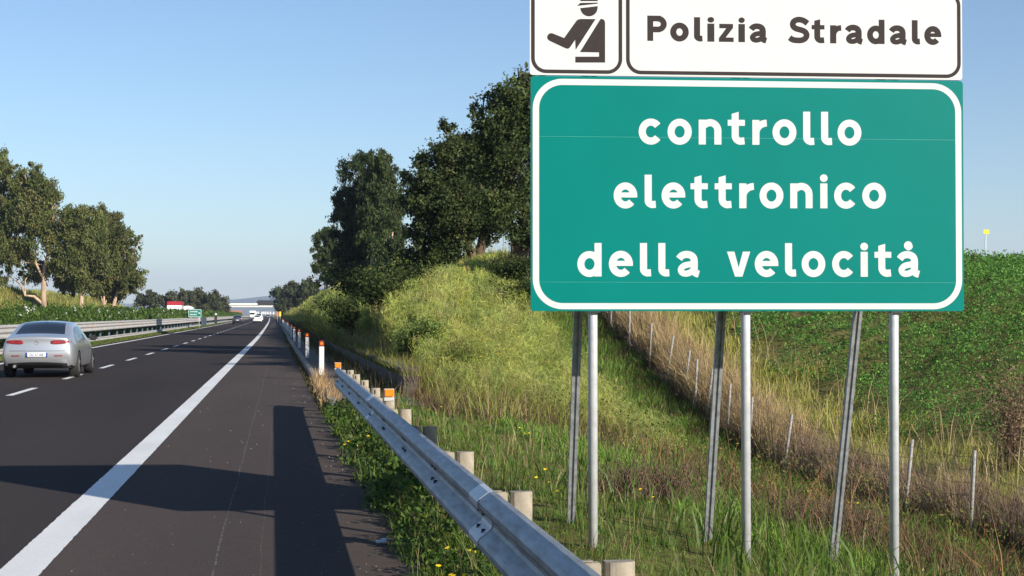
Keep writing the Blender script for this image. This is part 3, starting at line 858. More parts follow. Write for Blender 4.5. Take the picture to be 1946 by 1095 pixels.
patch(tr, lambda a, b: .045 * math.cos(2 * PI * a) * (.55 + .45 * b), lambda a, b: .90 + .045 * math.sin(2 * PI * a) * (.55 + .45 * b), .010, 'round_emblem', M['chrome'], car)
m = MB()
for sgn in (-1, 1):
    m = MB(); m.box((sgn * 1.0, 2.95, .98), (.22, .13, .15), Matrix.Rotation(sgn * -.15, 3, 'Z')); m.build('mirror', M['dark'], car, None, .04)
m = MB(); m.tube([(-.55, .12, .30), (-.55, .45, .30)], .035, 12); m.build('exhaust_pipe', M['chrome'], car)
m = MB(); m.tube([(0, 1.62, 1.44), (0, 1.50, 1.56)], .008, 6); m.build('aerial', M['dark'], car)
m = MB(); m.add([(.921, y_, z_) for y_, z_ in ((1.75, .28), (1.762, .28), (1.652, .92), (1.64, .92))], [(0, 1, 2, 3)]); m.build('door_seam', M['dark'], car); m = MB()
m.add([(.921, y_, z_) for y_, z_ in ((2.7, .26), (2.712, .26), (2.712, .92), (2.7, .92))], [(0, 1, 2, 3)]); m.build('door_seam', M['dark'], car)

def far_car(px, d, label, paint, H=1.45, wd=.86, L=4.1, suv=False):
    x, y = W(px, d)
    t = empty('suv' if suv else 'hatchback', (x, y, 0), 0, label, 'car')
    k = wd / .92
    bz = .95 if not suv else 1.05
    s = [(0.0, lv((.60 * k, bz + .02, .12), (.66 * k, bz, .10), (.84 * k, bz - .12, .06), (.88 * k, .55, .02), (.82 * k, .26, .16))),
         (.28, lv((.62 * k, bz + .14, 0), (.68 * k, bz + .08, 0), (.88 * k, bz - .08, 0), (.92 * k, .6, 0), (.87 * k, .24, 0))),
         (.62, lv((.56 * k, H - .05, 0), (.62 * k, H - .11, 0), (.88 * k, bz - .05, 0), (.92 * k, .6, 0), (.87 * k, .24, 0))),
         (1.6, lv((.56 * k, H, 0), (.63 * k, H - .06, 0), (.88 * k, bz - .04, 0), (.92 * k, .6, 0), (.87 * k, .24, 0))),
         (2.3, lv((.55 * k, H - .06, 0), (.62 * k, H - .11, 0), (.88 * k, bz - .04, 0), (.92 * k, .6, 0), (.87 * k, .24, 0))),
         (3.1, lv((.66 * k, bz + .08, 0), (.72 * k, bz + .04, 0), (.86 * k, bz - .08, 0), (.91 * k, .58, 0), (.86 * k, .24, 0))),
         (L - .05, lv((.5 * k, bz - .2, 0), (.56 * k, bz - .24, 0), (.7 * k, bz - .3, 0), (.76 * k, .48, 0), (.7 * k, .26, 0)))]
    p_, tr_ = loft_car(s, [.03, .03, .04, .04, .04, .03, .02], (1,), (2, 3, 4), (4,), paint, t, 1, None, .08)
    for yy in (.75, L - .8):
        for xx in (-.76 * k, .76 * k): wheel(t, xx, yy, .31 + .04 * suv, .2, False)
    for sg_ in (-1, 1): patch(tr_, lambda a, b, q=sg_: q * (.58 + .2 * a) * k, lambda a, b: bz - .2 + .22 * b, .02, 'tail_lamp', M['lamp'], t)
    patch(tr_, lambda a, b: -.25 + .5 * a, lambda a, b: .62 + .11 * b, .03, 'number_plate', M['plate'], t)
    patch(tr_, lambda a, b: (-.74 + 1.48 * a) * k, lambda a, b: .29 + .12 * b, .02, 'bumper_strip', M['dark'], t)
    return t
far_car(451.3, 246, 'dark blue suv far along the left lane near the median', M['navypaint'], 1.5, .88, 4.3, True)
far_car(489, 273, 'small white hatchback far along the right lane', M['whitepaint'], 1.45, .84, 3.9)
far_car(492.5, 345, 'taller white people carrier driving ahead of the white hatchback', M['whitepaint'], 1.85, .92, 4.6, True)
far_car(508.5, 640, 'tiny dark car beyond the white vehicles near the horizon', M['navypaint'], 1.45, .88, 4.2)

# lorries on the hidden carriageway
def lorry(name, px, d, label, low, high, Hb, Lb, cat, round_=False):
    x, y = W(px, d)
    t = empty(name, (x, y, 0), 0, label, cat)
    if round_:
        m = MB(); P = [(-1.2, .5), (1.2, .5), (1.2, Hb - .7)] + [(1.2 * math.cos(a), Hb - .7 + .7 * math.sin(a)) for a in np.linspace(.1, PI - .1, 9)] + [(-1.2, Hb - .7)]
        m.prism(P, lambda u, v, h: (u, h, v), Lb); m.build('box_body', low, t)
    else:
        m = MB(); m.box((0, Lb / 2, (Hb - .7 + .9) / 2 + .0), (2.5, Lb, Hb - .7 - .9)); m.build('box_body', low, t, None, .04)
        m = MB(); m.box((0, Lb / 2, Hb - .345), (2.52, Lb + .02, .7)); m.build('roof_box', high, t, None, .05)
    m = MB(); m.box((0, -1.2, 1.55), (2.3, 2.0, 2.1)); cb = m.build('cab', low, t, None, .12)
    m = MB(); m.box((0, -2.21, 2.0), (2.0, .03, .8)); m.build('windscreen', M['glass'], cb, None, .01)
    for yy in (-1.4, Lb - 1.2):
        for xx in (-1.0, 1.0): wheel(t, xx, yy, .48, .3, False)
lorry('box_lorry', 331, 262, 'red and white box lorry on the hidden carriageway behind the hedge', M['whitepaint'], M['redpaint'], 3.95, 7, 'lorry')
lorry('round_roof_van', 356, 300, 'white round topped van behind the small green sign', M['whitepaint'], M['whitepaint'], 3.4, 5, 'van', True)
lorry('box_lorry', 480, 620, 'tiny cream lorry near the bridge on the far carriageway', M['tarp'], M['tarp'], 3.2, 6, 'lorry')

# small green direction sign in the median
x, y = W(370.5, 180)
t = empty('direction_sign', (x, y, .1), -.03, 'small green direction sign on two posts in front of the median hedge', 'road sign')
pn = plate('panel', rrect(-.8, 1.18, .8, 2.16, .08, 4), M['green'], t, 0, .04)
ring('border', rrect(-.77, 1.21, .77, 2.13, .1, 6), rrect(-.72, 1.26, .72, 2.08, .07, 6), M['white'], pn, -.04, .004)
for zz, a, b in ((1.86, -.58, .25), (1.5, -.58, .12), (1.68, .42, .62)):
    m = MB(); u = a
    while u < b:
        wd_ = random.uniform(.06, .12); m.box((u + wd_ / 2, -.043, zz), (wd_, .006, random.uniform(.12, .19))); u += wd_ + .035
    m.build('lettering', M['white'], pn)
for sx in (-.5, .5):
    m = MB(); m.tube([(sx, .04, -.5), (sx, .04, 2.1)], .045, 8); m.build('post', M['galv'], t)
m = MB(); m.box((-.42, -.03, .82), (.42, .05, .46)); m.build('small_white_plate', M['white'], t, None, .01)

# overpass
bx = float(xoff(840))
br = empty('overpass', (bx - 4, 842, 0), 0, 'pale concrete overpass crossing the motorway in the distance', 'bridge')
m = MB(); m.box((0, 0, 6.35), (64, 9, 1.25)); m.build('girder', M['concretelight'], br, None, .08)
m = MB(); m.box((0, 0, 7.45), (66, 10.4, .85)); m.build('deck', M['tarp'], br, None, .05)
m = MB(); m.box((0, 0, 6.99), (63, 8.6, .07)); m.build('joint', M['concrete'], br)
for xx in (-26.5, 26.5):
    m = MB(); m.box((xx, 0, 2.8), (2.0, 7, 5.9)); m.build('pier', M['concretelight'], br, None, .1)
for xx in (-33, 33):
    m = MB(); m.box((xx, 0, 3.4), (4.5, 11, 6.8)); m.build('abutment', M['concretelight'], br, None, .1)
m = MB()
for q in range(53):
    m.tube([(-32.5 + 1.25 * q, -5.0, 7.8), (-32.5 + 1.25 * q, -5.0, 10.4)], .07, 5)
for zz in (8.3, 8.8, 9.3, 9.8, 10.35): m.box((0, -5.0, zz), (65, .06, .08))
m.build('railing', M['bluegrey'], br)
# gantry
gx0 = float(xoff(600))
gt = empty('sign_gantry', (gx0 + 1.8, 600, 0), 0, 'dark sign gantry reaching over the lanes in front of the overpass', 'gantry')
m = MB(); m.tube([(0, 0, -.5), (0, 0, 6.9)], .28, 10); m.build('column', M['bluegrey'], gt)
m = MB(); m.box((-4.3, 0, 6.6), (9.2, .5, .6)); m.build('arm', M['bluegrey'], gt)
m = MB(); m.box((-4.9, -.55, 6.35), (6.6, .5, 2.0)); m.build('display_panel', M['dark'], gt, None, .05)
m = MB()
for q in range(8): m.tube([(-8 + q * .9, .6, 6.6), (-8 + q * .9, .6, 8.3)], .05, 5)
for zz in (7.6, 8.3): m.box((-4.8, .6, zz), (6.6, .07, .07))
m.build('walkway_railing', M['bluegrey'], gt)
# row of small white warning panels near the bridge
def warn():
    t = empty('warning_panel')
    m = MB(); m.tube([(0, 0, -.5), (0, 0, 2.6)], .08, 6); m.build('post', M['grey'], t)
    m = MB(); m.prism([(-.65, 1.9), (.65, 1.9), (.3, 3.5), (-.3, 3.5)], lambda u, v, h: (u, -.1 - h, v), .08); m.build('panel', M['white'], t)
    return t
wv = None
for k, px in enumerate((487.5, 491, 498, 501.5, 505, 509, 514, 520)):
    wv0 = wv; o = wv = warn() if wv is None else copy_tree(wv)
    x, y = W(px, 905); o.location = (x, y, 0)
    tag(o, 'small white warning panel in a distant row seen below the overpass', 'panel', 'row of white panels below the overpass')
# orange and yellow panels at the far kerb
for px, mt, lab in ((527.5, M['orange'], 'narrow orange panel on a post at the far kerb'), (532.5, M['yellow'], 'pale yellow panel on a post at the far kerb')):
    x, y = W(px, 300)
    t = empty('kerb_panel', (x, y, .1), 0, lab, 'panel')
    m = MB(); m.tube([(0, 0, -.3), (0, 0, 2.0)], .04, 6); m.build('post', M['grey'], t)
    m = MB(); m.box((0, -.05, 1.62), (.34, .05, .95)); m.build('panel', mt, t, None, .02)
# small far building
x, y = W(447, 1150)
t = empty('farmhouse', (x, y, 0), .1, 'tiny reddish farmhouse seen under the overpass', 'house')
m = MB(); m.box((0, 0, 1.7), (11, 9, 3.4)); m.build('wall', M['rusty'], t)
m = MB(); m.prism([(-5.9, 3.4), (5.9, 3.4), (4, 5), (-4, 5)], lambda u, v, h: (u, h - 4.7, v), 9.4); m.build('roof', M['rusty'], t)
for q in (-3.5, 0, 3.5):
    m = MB(); m.box((q, -4.52, 1.8), (1.3, .06, 1.5)); m.build('window', M['dark'], t)

# distant hills
def hills():
    xs = np.linspace(-9000, 6500, 160); ys = np.linspace(6600, 9200, 14)
    X, Y = np.meshgrid(xs, ys)
    prof = 60 + 75 * np.sin(X / 1450 + .4) ** 2 + 45 * np.sin(X / 620 + 1) + 22 * np.sin(X / 260)
    u = (Y - 6600) / 2600
    Z = -8 + np.maximum(prof, 15) * 1.15 * np.sin(np.clip(u * 1.5, 0, 1) * PI / 2) * (1 + .25 * np.sin(X / 330 + Y / 500))
    V = np.stack([X, Y, Z], -1).reshape(-1, 3); nx, ny = len(xs), len(ys)
    i = np.arange(ny - 1)[:, None] * nx + np.arange(nx - 1)[None, :]
    Q = np.stack([i, i + 1, i + nx + 1, i + nx], -1).reshape(-1, 4)
    tag(link('hills', np_mesh('hills', V, np.full(len(Q), 4), Q.ravel(), smooth=True), M['hill']), kind='structure')
hills()

# ------------------------------------------------------------------ foliage builders
def unit(a): return a / (np.linalg.norm(a, axis=-1, keepdims=True) + 1e-9)
def cards(P, L, Wd, U, tint, bend=0.0):
    """leaf shaped faces: centre P, long axis U, length L, width Wd"""
    n = len(P); R = unit(rng.normal(size=(n, 3))); Vv = unit(np.cross(U, R))
    L = np.broadcast_to(L, (n,))[:, None]; Wd = np.broadcast_to(Wd, (n,))[:, None]
    N_ = np.cross(U, Vv)
    V = np.stack([P - U * L / 2, P + Vv * Wd / 2 + N_ * L * bend, P + U * L / 2, P - Vv * Wd / 2 + N_ * L * bend], 1).reshape(-1, 3)
    return V, np.full(n, 4), np.arange(4 * n), np.repeat(tint, 4, 0)
def blades(P, H, lean, Wd, tint, tipc=None):
    """grass blades: base P, height H, lean (n,2) as a share of the height"""
    n = len(P); a = rng.uniform(0, 2 * PI, n); wv_ = np.stack([np.cos(a), np.sin(a), np.zeros(n)], 1) * (np.broadcast_to(Wd, (n,))[:, None] / 2)
    ln = np.concatenate([lean, np.zeros((n, 1))], 1) * H[:, None]; up = np.array([0, 0, 1.0])[None] * H[:, None]
    sl_ = np.sqrt(np.clip(1 - (lean ** 2).sum(1), .15, 1))[:, None]
    mid = P + ln * .32 + up * .55 * (.5 + .5 * sl_); tip = P + ln + up * sl_
    V = np.stack([P - wv_, P + wv_, mid - wv_ * .75, mid + wv_ * .75, tip], 1).reshape(-1, 3)
    b = np.arange(n)[:, None] * 5
    idx = (b + np.array([0, 1, 3, 2, 2, 3, 4])[None]).ravel()
    sizes = np.tile([4, 3], n)
    t = np.repeat(tint, 5, 0).reshape(n, 5, 3)
    if tipc is not None: t = t.copy(); t[:, 4] = tipc; t[:, 2:4] = (t[:, 2:4] + tipc[:, None]) / 2
    return V, sizes, idx, t.reshape(-1, 3)
def joinm(name, parts, mat, parent=None, kind=None, loc=None):
    off = 0; Vs, Ss, Is, Cs = [], [], [], []
    for V, s, i, c in parts:
        Vs.append(V); Ss.append(s); Is.append(i + off); Cs.append(c); off += len(V)
    V = np.concatenate(Vs)
    if loc is not None: V = V - np.array(loc)[None]
    o = link(name, np_mesh(name, V, np.concatenate(Ss), np.concatenate(Is), np.concatenate(Cs)), mat, parent)
    if kind: o['kind'] = kind
    return o
def pal(n, cols, jit=.18, wts=None):
    c = np.array(cols, float)[rng.choice(len(cols), n, p=wts)]
    return np.clip(c * (1 + rng.normal(0, jit, (n, 1))) * (1 + rng.normal(0, jit * .3, (n, 3))), .003, .9)
def inview(X, Y, Z, mx_=260, my_=200):
    d = X * math.sin(YAW) + Y * math.cos(YAW); xc_ = X * math.cos(YAW) - Y * math.sin(YAW)
    dd = np.maximum(d, .3); px = 973 + 2800 * xc_ / dd; py = 598 - 2800 * (Z - EYE) / dd
    return (d > .8) & (px > -mx_) & (px < 1946 + mx_) & (py < 1095 + my_)

OAK = [(.048, .072, .024), (.072, .10, .034), (.105, .135, .047), (.155, .18, .072), (.034, .052, .018)]
GUM = [(.12, .15, .045), (.16, .19, .06), (.20, .22, .078), (.08, .105, .034), (.21, .19, .08)]
GUMD = [(.056, .082, .034), (.08, .112, .044), (.11, .142, .055), (.042, .064, .027)]
GREY = [(.075, .09, .045), (.10, .115, .058), (.135, .14, .075), (.06, .073, .038)]

def tree(name, label, base, blobs, n, leaf, cols, bark, trunks, droop=0.0, clus=.42, limb=.05, group=None, gap=0.0):
    """blobs: (x, y, z, rx, ry, rz) relative to the base; trunks: list of (points, radii)"""
    t = empty(name, base, 0, label, 'tree', group)
    m = MB()
    for pts, rad in trunks: m.tube(pts, rad, 9)
    B = np.array(blobs, float)
    vol = B[:, 3] * B[:, 4] * B[:, 5]; pr = vol ** .75; pr /= pr.sum()
    # limbs run from the trunks into the blobs
    for b in blobs:
        tp, trd = min(trunks, key=lambda q: (Vector(q[0][-1]) - Vector(b[:3])).length)
        k = min(len(tp) - 1, max(1, int(len(tp) * .6))); a = Vector(tp[k]); c = Vector(b[:3])
        mid = a.lerp(c, .5) + Vector((random.uniform(-.2, .2), random.uniform(-.2, .2), .15)) * (c - a).length * .5
        m.tube([a, mid, c], [limb, limb * .7, limb * .35], 6, False)
        for q in range(4):
            e = c + Vector((random.uniform(-1, 1) * b[3], random.uniform(-1, 1) * b[4], random.uniform(-.3, 1) * b[5])) * .8
            m.tube([c.lerp(mid, .3), c.lerp(e, .5) + Vector((0, 0, .1)), e], [limb * .4, limb * .25, limb * .1], 5, False)
    m.build('trunk', bark, t)
    n = int(n * 1.35); nc = max(40, int(n / 140))
    ib = rng.choice(len(B), nc, p=pr)
    dirs = unit(rng.normal(size=(nc, 3))); rad = rng.uniform(.25, 1.22, nc) ** .6
    C = B[ib, :3] + dirs * rad[:, None] * B[ib, 3:6]
    csz = clus * .80 * rng.uniform(.45, 1.4, nc) * np.cbrt(vol[ib])
    wgt = csz ** 1.5 * rng.uniform(.35, 1.4, nc); wgt /= wgt.sum()
    ic = rng.choice(nc, n, p=wgt)
    off = np.clip(rng.normal(0, .5, (n, 3)), -1, 1); ax = unit(rng.normal(size=(nc, 3)) + np.array([0, 0, -droop * .8])); off += ax[ic] * np.clip(rng.normal(0, .6, (n, 1)), -1.2, 1.2)
    P = C[ic] + off * csz[ic][:, None]
    st_ = rng.uniform(0, 1, n) < .03; ks = int(st_.sum()); jb = rng.choice(len(B), ks, p=pr)
    P[st_] = B[jb, :3] + unit(rng.normal(size=(ks, 3))) * (rng.uniform(0, 1.1, (ks, 1)) ** .4) * B[jb, 3:6]
    if droop: P[:, 2] -= rng.uniform(0, 1, n) ** 2 * csz[ic] * droop
    U = unit(rng.normal(size=(n, 3)) + np.array([0, 0, -2.2 * droop]))
    tc = pal(nc, cols, .16)[ic]; tint = np.clip(tc * .6 + pal(n, cols, .2) * .4, .003, .9)
    L = leaf[0] * rng.uniform(.6, 1.35, n)
    joinm('crown', [cards(P, L * 1.12, L * leaf[1] * 1.2, U, tint, .12)], M['leaf'], t)
    return t

def W3(px, py, d):
    x, y = W(px, d); return (x, y, EYE + (598 - py) * d / 2800.0)
def blob(base, d0, px, py, rx, rz, dd=0.0, ry=None):
    """a crown mass at a picture position, at the tree's own distance, sizes in pixels"""
    x, y, z = W3(px, py, d0 + dd); k = d0 / 2800.0
    return (x - base[0], y - base[1], z - base[2], rx * k, (ry or rx) * k, rz * k)

# big oak partly behind the sign
d = 51; bx_, by_ = W(990, d); b_ = (bx_, by_, gz(bx_, by_))
BL = [blob(b_, d, *q) for q in ((985, 205, 52, 48), (945, 250, 55, 60), (1010, 170, 35, 42, .4), (1030, 260, 62, 70, .6), (925, 300, 50, 50, .8), (975, 330, 62, 58, -.8),
                                (960, 395, 45, 38, -1.2), (1000, 420, 55, 42, -.6), (1050, 350, 60, 60, .8), (915, 205, 32, 34, .5), (1085, 280, 45, 50, 1), (1060, 410, 50, 40, .3), (995, 140, 26, 22), (940, 180, 24, 20, .6))]
tree('oak_tree', 'tall dark oak half hidden behind the left edge of the big sign', b_, BL, 46000, (.115, .55), OAK, M['bark'],
     [([(0, 0, -.5), (-.03, 0, .4), (.05, .1, 1.3), (.25, .1, 2.2), (.3, .1, 3.6)], [.36, .29, .24, .2, .1]), ([(.02, 0, .9), (-.3, -.1, 1.7), (-.7, 0, 2.6), (-.8, 0, 3.8)], [.2, .15, .12, .05])], 0, .33, .09)
# spreading oak with a forked trunk
d = 60; bx_, by_ = W(905, d); b_ = (bx_, by_, gz(bx_, by_))
BL = [blob(b_, d, *q) for q in ((880, 300, 48, 45), (835, 320, 46, 48), (905, 270, 40, 40, 1), (800, 380, 38, 50), (850, 395, 55, 52, -.5), (905, 390, 52, 55, .5), (940, 340, 40, 50, 1), (815, 430, 42, 36), (870, 440, 50, 30), (935, 430, 40, 32),
                                (785, 340, 24, 26, .4), (850, 262, 24, 26, .6), (820, 280, 22, 20), (800, 470, 30, 22, .3))]
tree('oak_tree', 'broad dark oak with forked leaning trunk between gum trees and the tallest oak', b_, BL, 52000, (.115, .55), [tuple(k * .9 for k in c) for c in OAK], M['bark'],
     [([(0, 0, -.4), (0, 0, .15), (-.35, 0, .75), (-.75, .1, 1.5), (-.9, .1, 2.6)], [.24, .21, .17, .15, .08]), ([(.02, 0, .1), (.25, 0, .9), (.35, .1, 1.7), (.3, 0, 3.0)], [.22, .2, .16, .07])], 0, .33, .08)
# tall gum trees left of the oaks: two crowns
d = 104; bx_, by_ = W(722, d); b_ = (bx_, by_, gz(bx_, by_))
BL = [blob(b_, d, *q) for q in ((735, 490, 32, 24), (765, 450, 12, 30, 1), (718, 330, 28, 46), (715, 300, 18, 20), (738, 360, 22, 45), (722, 400, 34, 50), (748, 405, 18, 40, 1), (730, 455, 34, 34), (760, 450, 18, 35, 1), (705, 430, 26, 40, -.6), (728, 318, 16, 28))]
tree('gum_tree', 'tall upright gum tree with pale bare stems, right of a pair on the slope crest', b_, BL, 30000, (.21, .34), GUMD, M['gumbark'],
     [([(.1, 0, -.5), (.15, 0, 1.3), (.3, 0, 3), (.2, 0, 5.5)], [.2, .17, .13, .06]), ([(-.2, 0, -.4), (-.55, 0, 1.1), (-.5, 0, 2.8), (-.3, 0, 5)], [.16, .13, .1, .05]), ([(.3, .1, -.4), (.75, 0, 1.6), (.9, 0, 3.6)], [.13, .1, .05])], .7, .30, .07)
d = 108; bx_, by_ = W(668, d); b_ = (bx_, by_, gz(bx_, by_))
BL = [blob(b_, d, *q) for q in ((672, 500, 34, 26), (676, 325, 30, 40), (642, 390, 16, 30), (700, 400, 24, 40), (668, 305, 14, 16), (690, 350, 22, 40), (660, 375, 26, 40), (650, 420, 22, 40), (680, 420, 30, 50), (665, 475, 30, 40), (690, 480, 26, 34), (648, 350, 12, 18), (645, 480, 16, 26))]
tree('gum_tree', 'tall dense gum tree, left of a pair on the slope crest', b_, BL, 30000, (.21, .34), [tuple(k * .85 for k in c) for c in GUMD], M['gumbark'],
     [([(0, 0, -.5), (.05, 0, 2), (.1, 0, 4), (.1, 0, 6.5)], [.22, .18, .13, .06])], .7, .30, .07)
d = 150; bx_, by_ = W(622, d); b_ = (bx_, by_, gz(bx_, by_))
BL = [blob(b_, d, *q) for q in ((622, 455, 20, 24), (606, 490, 15, 22), (632, 490, 22, 30), (612, 520, 18, 22), (640, 525, 20, 24), (628, 438, 11, 12))]
tree('round_tree', 'small rounded dark tree leaning out at the left foot of the tall gum trees', b_, BL, 14000, (.28, .4), GUMD, M['gumbark'],
     [([(0, 0, -.5), (-.2, 0, 2), (-.3, 0, 4)], [.24, .18, .08])], .3, .3, .07)
for px, d, BLq, lab in ((588, 300, ((588, 552, 20, 18), (600, 566, 18, 18), (575, 566, 16, 18), (585, 582, 24, 14)), 'rounded olive green tree nearest in the row beyond the delineators'),
                        (560, 360, ((560, 552, 18, 18), (547, 562, 14, 16), (572, 570, 16, 18), (558, 582, 20, 14)), 'middle rounded tree of the row beyond the delineators'),
                        (537, 430, ((536, 556, 16, 16), (524, 563, 11, 12), (545, 570, 14, 18), (535, 584, 16, 12), (519, 553, 7, 7)), 'farthest tree of the row, its crown hanging toward the overpass')):
    bx_, by_ = W(px + 4, d); b_ = (bx_, by_, gz(bx_, by_))
    tree('roadside_tree', lab, b_, [blob(b_, d, *q) for q in BLq], 8000, (.50, .5), GREY if d < 400 else GUMD, M['gumbark'], [([(0, 0, -.5), (0, 0, 2.5), (-.3, 0, 5)], [.35, .28, .1])], .2, .34, .12)
# gum trees on the far bank at the left
d = 172
def gum(label, px, py_base, blobs_, n, trunks, dd=0, cols=GUM):
    bx_, by_ = W(px, d + dd); b_ = (bx_, by_, gz(bx_, by_))
    tree('gum_tree', label, b_, [blob(b_, d + dd, *q) for q in blobs_], int(n * 1.35), (.34, .34), cols, M['gumbark'], trunks, .6, .30, .10)
gum('tallest gum tree at the left edge of the picture, its crown cut off', -18, 548, ((-5, 310, 20, 28), (-30, 330, 40, 50), (10, 350, 22, 30), (-40, 400, 50, 50), (0, 420, 30, 40), (-20, 470, 40, 35), (18, 335, 12, 18)), 20000,
    [([(0, 0, -.6), (.3, 0, 5), (.6, 0, 10)], [.4, .3, .12])], 4)
gum('gum tree with a pale curved trunk and open crown on the far bank', 85, 548, ((60, 515, 34, 22, 3), (108, 515, 18, 26, 2), (15, 525, 24, 16, 2), (70, 360, 30, 36), (45, 345, 26, 34), (25, 330, 18, 22), (90, 375, 24, 30), (40, 395, 40, 36, 1), (66, 320, 14, 14), (60, 400, 42, 45), (100, 390, 16, 26), (30, 440, 34, 42), (75, 455, 36, 34), (20, 480, 26, 24), (50, 500, 22, 18), (105, 430, 14, 24), (40, 325, 12, 12)), 26000,
    [([(0, 0, -.6), (-.15, 0, 3), (0, 0, 6), (.6, 0, 8.6), (.9, 0, 10)], [.36, .30, .24, .16, .08]), ([(-.05, 0, 1.6), (-1.2, 0, 2.6), (-2.2, 0, 2.7), (-2.6, 0, 3.8)], [.2, .17, .14, .07]), ([(-.1, 0, 4.5), (-1, 0, 6.4), (-1.2, 0, 8)], [.16, .12, .06])])
gum('broad dense gum tree with a reddish trunk in the middle of the left bank', 152, 560, ((172, 545, 28, 20, 2), (128, 545, 22, 20, 3), (120, 525, 24, 28, 2), (140, 425, 30, 28), (165, 415, 32, 26), (125, 455, 30, 36), (165, 460, 40, 40), (140, 500, 36, 34), (180, 500, 30, 36), (115, 510, 24, 28), (160, 535, 30, 18), (150, 402, 16, 12)), 24000,
    [([(0, 0, -.6), (.1, 0, 2.2), (.2, 0, 4.5), (0, 0, 7)], [.34, .28, .22, .08])], 0, GUM)
gum('spreading gum tree with a drooping branch at the right end of the left bank', 205, 562, ((210, 548, 40, 20, 2), (185, 530, 24, 26, 2), (245, 520, 26, 28), (200, 425, 30, 26), (225, 450, 26, 28), (205, 470, 30, 34), (240, 490, 22, 28), (215, 515, 32, 30), (258, 465, 14, 18), (258, 500, 10, 18), (195, 540, 26, 18), (235, 540, 18, 18), (264, 455, 9, 10), (258, 532, 8, 10)), 24000,
    [([(0, 0, -.6), (.5, 0, 2.0), (1.1, 0, 4.5), (1.4, 0, 6)], [.3, .26, .18, .08]), ([(.2, 0, .6), (-.5, 0, 2.5), (-.4, 0, 5)], [.2, .16, .08])], 6, [tuple(k * .88 for k in c) for c in GUM])
# smaller trees farther along the left
for px, d_, BLq, lab, n in ((270, 330, ((262, 570, 12, 11), (278, 566, 14, 12), (294, 570, 12, 14), (285, 580, 16, 10)), 'low grey green tree just right of the left bank', 6000),
                            (345, 345, ((335, 572, 24, 14), (318, 580, 16, 14), (355, 565, 18, 12), (340, 590, 28, 14)), 'low bushy tree behind the red and white lorry', 8000),
                            (390, 350, ((385, 568, 28, 14), (415, 572, 18, 16), (400, 585, 30, 20), (372, 563, 16, 10), (424, 588, 10, 14)), 'wide bushy tree standing at the left end of the overpass', 10000)):
    bx_, by_ = W(px, d_); b_ = (bx_, by_, gz(bx_, by_))
    tree('bushy_tree', lab, b_, [blob(b_, d_, *q) for q in BLq], n, (.55, .5), GREY, M['gumbark'], [([(0, 0, -.5), (0, 0, 1.5), (.2, 0, 3)], [.3, .24, .1])], .2, .34, .1)

# ------------------------------------------------------------------ hedge of the median
def hedge():
    n = 100000
    y = 24 * (520 / 24) ** rng.uniform(0, 1, n)
    k = np.clip(y / 60, .7, 5)
    top = 1.82 + .16 * np.sin(y * .55) + .16 * np.sin(y * 1.43 + 1) + .12 * np.sin(y * 3.1 + 2)
    a = rng.uniform(0, 1, n); zz = np.where(a < .65, rng.uniform(.15, 1, n), rng.uniform(.8, 1.03, n)) * top
    wdt = .95 * np.sqrt(np.clip(1 - (zz / (top * 1.12)) ** 4, .05, 1))
    xx = np.where(a < .65, wdt * rng.uniform(.55, 1.1, n), rng.uniform(-1, 1, n) * wdt)
    x = -12.0 + xx + .12 * np.sin(y * 2.1 + zz * 3)
    P = np.stack([x + xoff(y), y, zz], 1)
    U = unit(rng.normal(size=(n, 3)) + np.array([0, 0, 1.2]))
    L = .13 * k * rng.uniform(.7, 1.4, n)
    tint = pal(n, [(.07, .13, .03), (.10, .17, .04), (.05, .095, .024), (.14, .21, .05)], .2)
    t = empty('hedge', (-12, 60, 0), 0, 'long clipped green oleander hedge along the median behind the grey guardrail', 'hedge')
    joinm('foliage', [cards(P, L, L * .36, U, tint, .1)], M['leaf'], t, None, (-12, 60, 0))
    q = 46; y = rng.uniform(60, 160, q); P = np.stack([-11.15 + rng.uniform(-.2, .1, q), y, rng.uniform(1.0, 2.0, q)], 1)
    joinm('blossom', [cards(P.repeat(5, 0) + rng.normal(0, .05, (q * 5, 3)), .09, .08, unit(rng.normal(size=(q * 5, 3))), np.full((q * 5, 3), .7))], M['leaf'], t, None, (-12, 60, 0))
hedge()

# ------------------------------------------------------------------ ground vegetation
def pts(n, x0, x1, y0, y1, logy=True, keep=None, mgn=420):
    y = y0 * (y1 / y0) ** rng.uniform(0, 1, n) if logy else rng.uniform(y0, y1, n)
    x = rng.uniform(x0, x1, n)
    X = x + sR(y) if x1 > -5 else x + xoff(y)
    Z = ground_z(X, y)
    k = inview(X, y, Z, mgn)
    if keep is not None: k &= keep(x, y)
    return X[k], y[k], Z[k]
def clump(X, Y, s, seed):
    return .5 + .25 * np.sin(X * 6.3 / s + seed + 1.7 * np.sin(Y * 4.1 / s + seed)) + .25 * np.sin(Y * 6.9 / s - seed * 2 + 1.3 * np.sin(X * 5.3 / s))
def stuff(name, label, parts, mat):
    o = joinm(name, parts, mat, None, 'stuff'); o['label'] = label; o['category'] = 'vegetation'; return o
def bl(P3, H, Wd, cols, jit=.2, ln=.35, tip=None, bias=(0, 0), wts=None):
    X, Y, Z = P3; n = len(X)
    lean = rng.normal(0, ln * .6, (n, 2)) + np.array(bias)[None]
    q_ = 2.2 * np.sin(X * 2.3 + 1.3 * np.sin(Y * 1.7)) + 2.4 * np.sin(Y * 2.9 + X); lean += (ln * .75 * rng.uniform(.2, 1.2, n))[:, None] * np.stack([np.cos(q_), np.sin(q_)], 1)
    m_ = np.linalg.norm(lean, axis=1, keepdims=True); lean = lean / np.maximum(1, m_ / .85)
    c = pal(n, cols, jit, wts)
    return blades(np.stack([X, Y, Z - .02], 1), np.broadcast_to(H, (n,)) * np.ones(n), lean, np.broadcast_to(Wd, (n,)), c, None if tip is None else pal(n, tip, jit))
